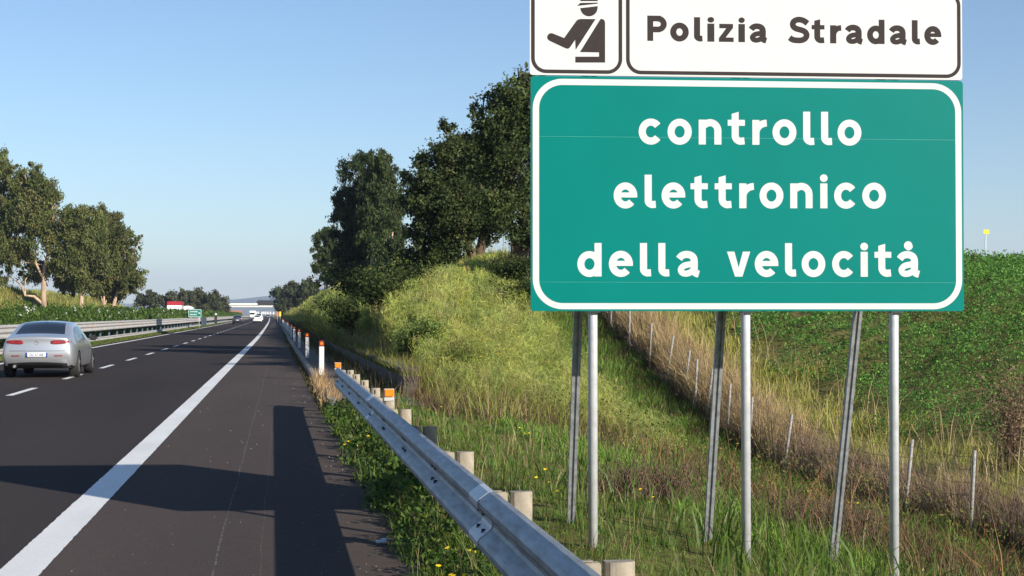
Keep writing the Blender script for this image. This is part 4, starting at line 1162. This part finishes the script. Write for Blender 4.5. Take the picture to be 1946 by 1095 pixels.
LUSH = [(.085, .19, .025), (.12, .24, .03), (.065, .145, .02), (.15, .26, .04)]
OLIVE = [(.18, .21, .05), (.24, .25, .06), (.15, .18, .04), (.28, .26, .075)]
YG = [(.42, .43, .09), (.50, .48, .11), (.33, .37, .08), (.54, .48, .14)]
TAN = [(.46, .34, .19), (.38, .28, .15), (.54, .42, .24), (.28, .20, .11)]
BROWN = [(.13, .075, .045), (.17, .10, .065), (.09, .05, .033), (.21, .14, .09)]
MAUVE = [(.31, .225, .17), (.25, .17, .13), (.37, .275, .20), (.17, .115, .09)]

# lush short grass round the sign poles and behind the guardrail
P = pts(120000, 1.06, 6.0, 4.2, 34, True, lambda x, y: (rng.uniform(0, 1, len(x)) < .25 + .9 * clump(x, y, 1.2, 3)) & (x < 3.2 + 2.8 * clump(x, y, 2.5, 8)))
d_ = P[1]; h = (.035 + .085 * clump(P[0], P[1], .9, 5) * (.5 + clump(P[0], P[1], 2.3, 4))) * rng.uniform(.45, 1.35, len(d_))
A1 = bl(P, h, .0055 * np.clip(d_ / 8, .8, 3), LUSH + OLIVE[:1], .22, .55, LUSH[1:] + [(.2, .22, .05)])
P = pts(4000, 1.3, 6.5, 5.5, 24, True)
A2 = bl(P, rng.uniform(.12, .36, len(P[0])), .006 * np.clip(P[1] / 8, .8, 2.5), [(.10, .15, .03), (.30, .24, .12), (.16, .18, .05)], .2, .4)
P = pts(700, 2.2, 6.8, 6.5, 14, True)
A3 = bl(P, rng.uniform(.25, .55, len(P[0])), rng.uniform(.012, .022, len(P[0])), [(.075, .13, .02), (.11, .17, .03)], .2, .7)
stuff('verge_grass', 'lush green grass round the feet of the sign poles behind the guardrail', [A1, A2, A3], M['grass'])

# grass and leafy weeds between guardrail and asphalt
def verge_keep(x, y): return rng.uniform(0, 1, len(x)) < np.clip((x - (.52 + .22 * clump(x * 0, y, 2.1, 2)) ) * 4, 0, 1) * (.35 + .65 * clump(x, y, .8, 1))
P = pts(70000, .45, 1.25, 4.0, 24.6, True, verge_keep)
h = (.07 + .20 * clump(P[0], P[1], .9, 4)) * rng.uniform(.4, 1.3, len(P[0]))
B1 = bl(P, h, .005 * np.clip(P[1] / 7, .8, 2.5), LUSH + OLIVE, .25, .6, LUSH + YG[:1])
P = pts(52000, .5, 1.25, 4.0, 24.6, True, verge_keep)
n = len(P[0]); hh = (.05 + .26 * clump(P[0], P[1], .8, 9)) * rng.uniform(0, 1, n)
Pp = np.stack([P[0], P[1], P[2] + hh], 1); Lf = rng.uniform(.018, .05, n) * np.clip(P[1] / 8, .8, 1.8)
B2 = cards(Pp, Lf, Lf * .5, unit(rng.normal(size=(n, 3)) + np.array([0, 0, .4])), pal(n, [(.05, .10, .018), (.08, .145, .025), (.11, .17, .035), (.035, .07, .014)], .22), .15)
P = pts(1400, .55, 1.2, 4.2, 24, True, verge_keep)
B3 = bl(P, rng.uniform(.15, .42, len(P[0])), .006, [(.30, .24, .12), (.2, .19, .07)], .2, .5)
stuff('verge_weeds', 'leafy weeds and grass spilling over the asphalt edge below the guardrail', [B1, B2, B3], M['grass'])
# dry tufts at the kerb end
P = pts(500, .66, 1.0, 24.3, 33, False, lambda x, y: clump(x * 0, y, 3.4, 1) > .45)
C1 = bl((P[0], P[1], P[2] * 0 + .02), rng.uniform(.15, .62, len(P[0])), .014, [(.42, .27, .13), (.5, .36, .2), (.3, .19, .1)], .15, .45)
P = pts(2600, .62, .84, 24, 120, True)
C2 = bl((P[0], P[1], P[2] * 0), rng.uniform(.03, .13, len(P[0])), .012 * P[1] / 25, [(.16, .12, .06), (.10, .10, .03)], .2, .5)
stuff('kerb_grass', 'dry straw coloured tufts growing in the gap along the kerb', [C1, C2], M['dry'])

# ditch and the strip up to the fence
def g1(x, y): return rng.uniform(0, 1, len(x)) < .15 + clump(x, y, 2.2, 6)
P = pts(110000, 3.2, 9.6, 7.5, 46, True, g1)
cl = clump(P[0], P[1], 3.0, 2)
h = (.06 + .20 * cl) * rng.uniform(.5, 1.4, len(P[0]))
D1 = bl(P, h, .007 * np.clip(P[1] / 10, 1, 3.2), [(.10, .21, .03), (.14, .27, .04), (.07, .15, .024), (.16, .23, .05)], .24, .75, [(.16, .28, .05), (.21, .26, .075)])
P = pts(24000, 4.4, 9.8, 8, 30, True, lambda x, y: (x < 7.2 - (y - 18) * .1) & (rng.uniform(0, 1, len(x)) < (clump(x, y, 3.1, 11) > .58) * .9 + .05))
D2 = bl(P, rng.uniform(.2, .6, len(P[0])), .007 * np.clip(P[1] / 12, .8, 2.5), BROWN + MAUVE[1:2] + [(.10, .12, .03)], .25, .7, [(.15, .10, .05), (.11, .075, .045)])
P = pts(3500, 3.8, 9.6, 7.5, 26, True)
hh = rng.uniform(.15, .7, len(P[0])); n = len(hh)
D3 = cards(np.stack([P[0], P[1], P[2] + hh], 1), .04 * np.clip(P[1] / 12, .8, 1.6), .014 * np.clip(P[1] / 12, .8, 2), unit(rng.normal(size=(n, 3))), pal(n, [(.12, .13, .03), (.17, .13, .05), (.08, .11, .025)], .2))
P = pts(12000, 4.3, 8.6, 8.5, 17, True, lambda x, y: rng.uniform(0, 1, len(x)) < (x - 3.9) * .25 + .3 * clump(x, y, 1.4, 5))
D4 = bl(P, rng.uniform(.12, .5, len(P[0])), .006, [(.055, .03, .022), (.09, .05, .035), (.14, .085, .05), (.035, .022, .018)], .25, .7)  # brown stalks, with the shade of the ditch darkened into their colour
P = pts(320, 4.0, 8.6, 8.5, 18, True)
D5 = bl(P, rng.uniform(.4, .85, len(P[0])), .007, [(.26, .15, .07), (.32, .2, .1)], .2, .45, [(.36, .19, .09)])
stuff('ditch_weeds', 'mixed green and brown weeds filling the ditch behind the sign', [D1, D2, D3, D4, D5], M['dry'])
# reddish dry growth smothering the fence
P = pts(44000, 9.7, 10.8, 12, 60, True, lambda x, y: rng.uniform(0, 1, len(x)) < .12 + 1.1 * clump(x, y, 1.5, 2))
h = rng.uniform(.35, 1.0, len(P[0])) * (.35 + .95 * clump(P[0], P[1], 1.6, 4)) * np.where(P[1] > 34, .8, 1)
E1 = bl(P, h, .006 * np.clip(P[1] / 14, .9, 3), MAUVE + BROWN[:2] + [(.12, .13, .04)], .25, .55, MAUVE + TAN[:1])
P = pts(20000, 8.6, 9.9, 10, 50, True, lambda x, y: rng.uniform(0, 1, len(x)) < (x - 8.5) * .8 * (.3 + clump(x, y, 1.7, 3)))
E2 = bl(P, rng.uniform(.08, .34, len(P[0])), .008 * np.clip(P[1] / 14, .9, 3), [(.075, .042, .028), (.11, .065, .042), (.15, .095, .06), (.05, .03, .02), (.08, .09, .03)], .25, .7)
stuff('fence_thicket', 'reddish brown dry stalks growing thickly along the wire fence', [E1, E2], M['dry'])
# tan tall grass just behind the fence on the climb
P = pts(26000, 9.9, 11.0, 29, 62, True, lambda x, y: rng.uniform(0, 1, len(x)) < .05 + 1.1 * clump(x, y, 1.8, 5))
F1 = bl(P, rng.uniform(.5, 1.35, len(P[0])), .012 * np.clip(P[1] / 30, 1, 2), TAN + [(.40, .27, .15)], .2, .45, TAN, (-.15, -.05))
P = pts(380, 10.2, 13, 18, 42, True)
F2 = bl(P, rng.uniform(.9, 1.7, len(P[0])), .014, TAN, .14, .35)
stuff('tall_dry_grass', 'tall straw coloured grass leaning over behind the fence', [F1, F2], M['dry'])
# yellow green meadow between fence and crop
P = pts(120000, 10.2, 16.5, 15, 64, True, lambda x, y: rng.uniform(0, 1, len(x)) < np.clip(1.15 - (x - 11.4 - 1.4 * clump(x * .4, y, 3.5, 7)) * .9, .0, 1))
h = rng.uniform(.15, .5, len(P[0])) * (.4 + .8 * clump(P[0], P[1], 1.9, 1))
G1 = bl(P, h, .010 * np.clip(P[1] / 22, .9, 3), YG + OLIVE[:2], .18, .65, YG)
stuff('meadow_grass', 'yellow green grass between the fence and the green crop', [G1], M['grass'])
# green crop covering the hillside
def crop(n):
    Y = 18 * (105 / 18) ** rng.uniform(0, 1, n); X = rng.uniform(11.4, 50, n) ; Z = ground_z(X, Y)
    e = X - (11.9 + 1.7 * clump(X * .3, Y, 4, 3))
    k = inview(X, Y, Z, 350) & (e > 0) & (rng.uniform(0, 1, n) < .3 + 1.0 * (clump(X, Y, 1.7, 2) * .55 + clump(X, Y, .6, 5) * .45))
    X, Y, Z = X[k], Y[k], Z[k]; n = len(X)
    c = np.clip(clump(X, Y, 1.7, 2) * .55 + clump(X, Y, .6, 5) * .45, 0, 1) ** 1.5; big = clump(X, Y, 6.5, 8)
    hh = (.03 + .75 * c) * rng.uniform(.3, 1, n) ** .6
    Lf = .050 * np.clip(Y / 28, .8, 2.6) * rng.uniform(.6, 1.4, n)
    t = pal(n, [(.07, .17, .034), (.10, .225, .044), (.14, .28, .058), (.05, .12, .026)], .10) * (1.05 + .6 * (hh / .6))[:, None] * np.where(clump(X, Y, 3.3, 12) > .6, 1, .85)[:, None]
    dry = (big > .84) & (rng.uniform(0, 1, n) < .4); t[dry] = pal(int(dry.sum()), [(.15, .11, .055), (.19, .16, .07)], .2)
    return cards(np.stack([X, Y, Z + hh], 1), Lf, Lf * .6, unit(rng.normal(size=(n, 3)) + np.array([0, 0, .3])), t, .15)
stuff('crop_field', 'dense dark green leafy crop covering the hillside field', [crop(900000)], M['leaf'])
P = pts(2600, 13, 60, 55, 90, False)
stuff('crest_weeds', 'thin dry weed stalks along the crest of the field', [bl(P, rng.uniform(.3, .75, len(P[0])), .02, TAN + OLIVE, .2, .4)], M['dry'])

# fennel scrub on the cut slope: soft clouds of fine yellow green threads
def fennel(nplants, x0, x1, y0, y1, per, hs, cols, wd, keep=None, ln=.17):
    X, Y, Z = pts(nplants, x0, x1, y0, y1, True, keep); n = len(X)
    H = rng.uniform(hs[0], hs[1], n) * (1 - .6 * sm(40, 50, Y) * (1 - sm(70, 90, Y)) * sm(4, 6.5, X)); tc = pal(n, cols, .14)
    i = np.repeat(np.arange(n), per); m_ = len(i)
    u = rng.uniform(.12, 1, m_) ** .8
    spread = .30 * H[i] * (.35 + u * .9)
    a = rng.uniform(0, 2 * PI, m_); r = np.sqrt(rng.uniform(0, 1, m_)) * spread
    P = np.stack([X[i] + r * np.cos(a), Y[i] + r * np.sin(a), Z[i] + u * H[i] * (1 - .25 * (r / (spread + 1e-6)) ** 2)], 1)
    U = unit(rng.normal(size=(m_, 3)) + np.array([0, 0, .9]))
    k = np.clip(Y[i] / 32, .8, 5)
    L = ln * rng.uniform(.5, 1.4, m_) * np.clip(k, 1, 2.2)
    t = np.clip(tc[i] * rng.normal(1, .16, (m_, 1)), .004, .9)
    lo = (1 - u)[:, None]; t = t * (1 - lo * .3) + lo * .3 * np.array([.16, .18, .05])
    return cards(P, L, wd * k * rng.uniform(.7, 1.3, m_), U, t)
FEN = [(.43, .47, .11), (.50, .51, .125), (.37, .42, .105), (.45, .43, .155), (.33, .40, .11)]
FENG = [(.23, .29, .075), (.30, .34, .085), (.19, .25, .065)]
def scrubk(x, y): return x < 6.9 + .9 * clump(x * .2, y, 3.1, 6) + np.clip((y - 46) * .12, 0, 2.2)
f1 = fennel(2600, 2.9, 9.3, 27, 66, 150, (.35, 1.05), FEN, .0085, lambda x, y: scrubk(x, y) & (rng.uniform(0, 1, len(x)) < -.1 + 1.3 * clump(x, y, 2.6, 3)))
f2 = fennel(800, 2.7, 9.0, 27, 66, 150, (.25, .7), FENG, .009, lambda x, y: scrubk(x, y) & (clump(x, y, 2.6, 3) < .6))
P = pts(60000, 6.4, 9.75, 24, 58, True, lambda x, y: ~scrubk(x - .5, y))
f4 = bl(P, rng.uniform(.08, .32, len(P[0])) * (.5 + .8 * clump(P[0], P[1], 1.7, 2)), .010 * P[1] / 30, [(.14, .29, .04), (.18, .34, .045), (.11, .22, .035), (.22, .30, .06)], .22, .8)
P = pts(40000, 2.6, 9.4, 26, 66, True)
f3 = bl(P, rng.uniform(.1, .4, len(P[0])), .011 * P[1] / 34, OLIVE + FENG + BROWN, .25, .7)
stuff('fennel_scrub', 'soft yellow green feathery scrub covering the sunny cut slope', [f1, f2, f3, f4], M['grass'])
P = pts(9000, 2.15, 2.75, 26.5, 140, True)
ov = bl((P[0], P[1], P[2] * 0 + .50), rng.uniform(.1, .4, len(P[0])) * np.clip(P[1] / 40, 1, 2), .010 * np.clip(P[1] / 30, 1, 4), OLIVE + [(.10, .10, .03), (.14, .10, .05)], .2, .6, None, (-.35, -.1))
P = pts(9000, 1.45, 2.2, 25.5, 200, True, lambda x, y: rng.uniform(0, 1, len(x)) < (x - 1.3) * 1.2 * (.3 + clump(x, y, 2.7, 5)))
ow = bl((P[0], P[1], P[2] * 0 + .12), rng.uniform(.08, .5, len(P[0])) * np.clip(P[1] / 50, 1, 2), .012 * np.clip(P[1] / 30, 1, 5), [(.09, .10, .03), (.12, .09, .045), (.06, .07, .022), (.15, .10, .06)], .25, .7)
stuff('wall_foot_weeds', 'brown and green weeds growing on the concrete strip at the foot of the wall', [ow], M['dry'])
stuff('wall_growth', 'straggling growth hanging over the top of the retaining wall', [ov], M['dry'])
# brown dead base of the scrub facing the guardrail
P = pts(15000, 2.2, 6.2, 22, 33, True, lambda x, y: rng.uniform(0, 1, len(x)) < clump(x, y, 2.0, 7) * 1.1 - (y - 22 < (x - 2) * .6) * .3)
h1_ = bl(P, rng.uniform(.10, .42, len(P[0])), .009, BROWN + [(.06, .035, .025), (.10, .055, .04), (.20, .15, .10)], .25, 1.1)
P = pts(2200, 2.4, 6.5, 22, 31, True)
h2_ = bl(P, rng.uniform(.3, .9, len(P[0])), .010, TAN[1:2] + OLIVE + BROWN[3:], .2, .8)
stuff('dead_stalks', 'tangle of brown dead stalks at the foot of the scrub slope', [h1_, h2_], M['dry'])
# the same slope farther on
def farslope():
    y = 62 * (430 / 62) ** rng.uniform(0, 1, 90000); x = rng.uniform(2.5, 14, len(y)); X = x + sR(y); Z = ground_z(X, y)
    c = clump(X, y, 7, 2); k = y / 62
    H = rng.uniform(.3, .8, len(y)) * (.6 + .8 * c)
    return bl((X, y, Z), H, .022 * np.clip(k, 1, 3.2), YG + OLIVE + FENG, .2, .55)
stuff('slope_grass', 'yellow green grass and scrub on the far part of the cut slope', [farslope(), fennel(500, 2.6, 9, 64, 180, 90, (.6, 1.4), FEN + FENG, .011)], M['grass'])
# far left bank and median strip
n = 70000; y = 70 * (420 / 70) ** rng.uniform(0, 1, n); x = rng.uniform(-46, -25.5, n)
LB = bl((x + xoff(y), y, ground_z(x + xoff(y), y)), rng.uniform(.3, .75, n), .035 * np.clip(y / 130, .8, 3), YG + OLIVE, .18, .55)
stuff('bank_grass', 'yellow green grass on the far bank under the gum trees', [LB], M['grass'])
n = 30000; y = 25 * (260 / 25) ** rng.uniform(0, 1, n); x = rng.uniform(-10.9, -9.45, n)
LM = bl((x + xoff(y), y, ground_z(x + xoff(y), y)), rng.uniform(.04, .16, n), .02 * np.clip(y / 50, .7, 4), [(.11, .16, .03), (.16, .19, .04), (.08, .12, .025)], .2, .6)
stuff('median_grass', 'short green grass strip under the median guardrail', [LM], M['grass'])

# single shrubs on the slope
def shrub(name, label, px, d, h, r, cols, n, leaf, wleaf=.45, stems=9, mat='leaf', group=None, tangle=False):
    x, y = W(px, d); z = gz(x, y)
    t = empty(name, (x, y, z), 0, label, 'shrub', group)
    m = MB(); tips = []
    if tangle:
        for q in range(stems * 4):
            b = Vector((random.gauss(0, r * .5), random.gauss(0, r * .5), -.1)); hh = h * random.uniform(.3, 1.1)
            e = b + Vector((random.uniform(-.5, .5), random.uniform(-.5, .5), 1)) * hh; mid = b.lerp(e, .55) + Vector((random.uniform(-.1, .1), random.uniform(-.1, .1), .08)) * hh
            m.tube([b, mid, e], [.005, .004, .002], 4, False); tips += [mid, mid.lerp(e, .5), e]
        stems = 0
    for q in range(stems):
        a = random.uniform(0, 6.28); rr = r * random.uniform(.3, 1); e = Vector((rr * math.cos(a), rr * math.sin(a), h * random.uniform(.35 if mat == 'dry' else .6, 1)))
        mid = Vector((e.x * .35, e.y * .35, e.z * .55)); k_ = .4 if mat == 'dry' else 1; b_r = .5 if mat == 'dry' else .05; m.tube([(e.x * b_r, e.y * b_r * random.uniform(-1, 1), -.15), mid, e], [.018 * k_, .012 * k_, .004], 5, False); tips += [mid, mid.lerp(e, .5), e]
    m.build('branches', M['bark'], t)
    T = np.array(tips); i = rng.choice(len(T), n); P = T[i] + rng.normal(0, (.10 if tangle else .15) if mat == 'dry' else .17, (n, 3)) * np.array([r, r, h * .6]) * 1.15; P[:, 2] = np.abs(P[:, 2])
    L = leaf * rng.uniform(.6, 1.4, n)
    joinm('foliage', [cards(P, L, L * wleaf, unit(rng.normal(size=(n, 3)) + np.array([0, 0, .5])), np.clip(pal(len(T), cols, .15)[i] * rng.normal(1, .18, (n, 1)), .003, .9), .1)], M[mat], t)
DG = [(.045, .07, .022), (.07, .095, .03), (.10, .125, .04), (.03, .05, .016)]
shrub('shrub', 'dark green shrub on the shaded slope above the near end of the retaining wall', 735, 44, 1.5, 1.3, DG, 6500, .10)
shrub('shrub', 'dark shrub against the trunks below the tall gum trees', 700, 66, 1.8, 1.9, DG, 6000, .13)
shrub('shrub', 'low dark shrub on the slope halfway along the retaining wall', 672, 52, 1.2, 1.3, DG, 5000, .11)
shrub('shrub', 'bushy shrub on the crest filling the gap between gum trees and forked oak', 800, 63, 2.0, 2.4, DG, 9000, .12)
shrub('shrub', 'small shrub under the left side of the forked oak', 850, 60, 1.2, 1.1, DG, 4500, .11)
shrub('shrub', 'dark undergrowth shrub at the foot of the tall oak', 965, 48.5, .9, 1.0, DG, 4500, .10)
shrub('shrub', 'olive shrub beside the left edge of the green panel', 1000, 44, 1.0, 1.0, DG + OLIVE[:1], 4500, .10)
shrub('shrub', 'grey green shrub resting on the end of the retaining wall', 800, 33, .9, .8, FENG + DG[:2], 5000, .075)
shrub('shrub', 'rounded olive shrub in front of the wall end beside the brown stalks', 845, 30.5, .75, .8, OLIVE + FENG, 5000, .06, .25)
shrub('dead_shrub', 'brown withered thistle bush at the right edge of the picture beyond the fence', 1922, 25.5, 1.9, .6, [(.20, .13, .085), (.28, .19, .13), (.13, .08, .055)], 3600, .05, .5, 34, 'dry')
shrub('dead_shrub', 'dark brown dead bramble in the ditch behind the first strut', 1232, 13.2, .42, .5, [(.06, .035, .025), (.10, .055, .035), (.16, .10, .06)], 1300, .045, .16, 110, 'dry', None, True)
shrub('dead_shrub', 'brown dead bramble low in the ditch between second and third struts', 1545, 12.6, .42, .65, [(.07, .045, .03), (.13, .08, .045)], 1300, .045, .16, 120, 'dry', None, True)

# yellow daisies
def daisy(h):
    m = MB(); m.tube([(0, 0, 0), (.01, .005, h * .6), (0, 0, h)], [.003, .0025, .002], 5, False)
    for k in range(9):
        a = 2 * PI * k / 9; c, s = math.cos(a), math.sin(a)
        q = lambda r_, t_, z_: (r_ * c - t_ * s, r_ * s + t_ * c, h + z_)
        m.add([q(.004, 0, .001), q(.013, .0065, .005), q(.022, 0, .004), q(.013, -.0065, .005)], [(0, 1, 2, 3)])
    m.tube([(0, 0, h - .004), (0, 0, h + .006)], [.007, .005], 8)
    return m.mesh('daisy')
dmesh = [daisy(h) for h in (.14, .22, .30)]
for me in dmesh:
    me.materials.append(M['stem']); me.materials.append(M['petal'])
    for f in me.polygons:
        if min(me.vertices[v].co.z for v in f.vertices) > max(v.co.z for v in me.vertices) - .012: f.material_index = 1
def daisies(n, x0, x1, y0, y1, group, label, sc=1.0, z=0.0):
    for i in range(n):
        if i % 3 == 0 or i == 0: cxx = random.uniform(x0, x1); cyy = y0 * (y1 / y0) ** random.random()
        y = cyy + random.uniform(-.16, .16); x = cxx + random.uniform(-.1, .1) + float(sR(y))
        o = link('yellow_daisy', random.choice(dmesh), None, None, (x, y, gz(x, y) + z)); k = sc * random.uniform(.5, .85); o.scale = (k, k, k)
        o.rotation_euler = (random.uniform(.15, .6), random.uniform(-.3, .3), random.uniform(-.6, .6))
        tag(o, label, 'flower', group)
daisies(46, .72, 1.2, 5.2, 20, 'daisies between guardrail and asphalt', 'small yellow daisy among the weeds between guardrail and asphalt')
daisies(18, 1.5, 3.6, 7.5, 22, 'daisies in the grass behind the guardrail', 'small yellow daisy in the grass behind the guardrail')
daisies(16, 4.5, 8, 12, 24, 'daisies in the ditch', 'small yellow daisy among the ditch weeds behind the sign', 1.0, .1)
daisies(24, 3.5, 6.5, 28, 38, 'daisies on the scrub slope', 'small yellow flower on the scrub slope left of the first pole', 1.3, .35)

# grit on the shoulder
n = 420; y = 5.5 * (40 / 5.5) ** rng.uniform(0, 1, n); x = np.where(rng.uniform(0, 1, n) < .7, .8 - np.abs(rng.normal(0, .28, n)), rng.uniform(-1.4, .8, n)) + sR(y)
r_ = rng.uniform(.0015, .0055, n) * np.clip(y / 10, .8, 1.8)
Vg, Sg, Ig = [], [], []
base = np.array([(1, 0, .1), (0, 1, .0), (-1, 0, .1), (0, -1, .0), (.1, .1, .9), (0, 0, -.6)])
ff = np.array([(0, 1, 4), (1, 2, 4), (2, 3, 4), (3, 0, 4), (1, 0, 5), (2, 1, 5), (3, 2, 5), (0, 3, 5)])
V = (base[None] * r_[:, None, None] * rng.uniform(.6, 1.4, (n, 6, 1)) + np.stack([x, y, r_ * .4 + .001], 1)[:, None]).reshape(-1, 3)
idx = (ff[None] + (np.arange(n) * 6)[:, None, None]).ravel()
o = link('gravel', np_mesh('gravel', V, np.full(n * 8, 3), idx), M['pebble']); o['kind'] = 'stuff'; o['label'] = 'scattered grit along the edge of the hard shoulder'; o['category'] = 'grit'
m = MB(); m.box((0, 0, .012), (.08, .035, .016), Matrix.Rotation(.3, 3, 'Z')); m.box((.02, .008, .024), (.04, .025, .012), Matrix.Rotation(.9, 3, 'X'))
lx, ly = .69, 10.3
tag(m.build('litter', M['litter'], None, (lx, ly, .01), .006), 'crumpled pale blue scrap of litter on the shaded asphalt edge', 'litter')

# ------------------------------------------------------------------ haze over the land
hz = MB(); hz.box((0, 0, 120), (19800, 19800, 260))
hm, ht, hb = nodes('haze'); ht.nodes.remove(hb)
pv = ht.nodes.new('ShaderNodeVolumePrincipled'); pv.inputs['Color'].default_value = (.64, .74, 1.0, 1); pv.inputs['Density'].default_value = .00013; pv.inputs['Anisotropy'].default_value = .1
ht.links.new(pv.outputs[0], ht.nodes['Material Output'].inputs['Volume'])
o = hz.build('haze', hm); o['kind'] = 'stuff'; o['label'] = 'thin bluish haze lying over the distant land'; o['category'] = 'haze'
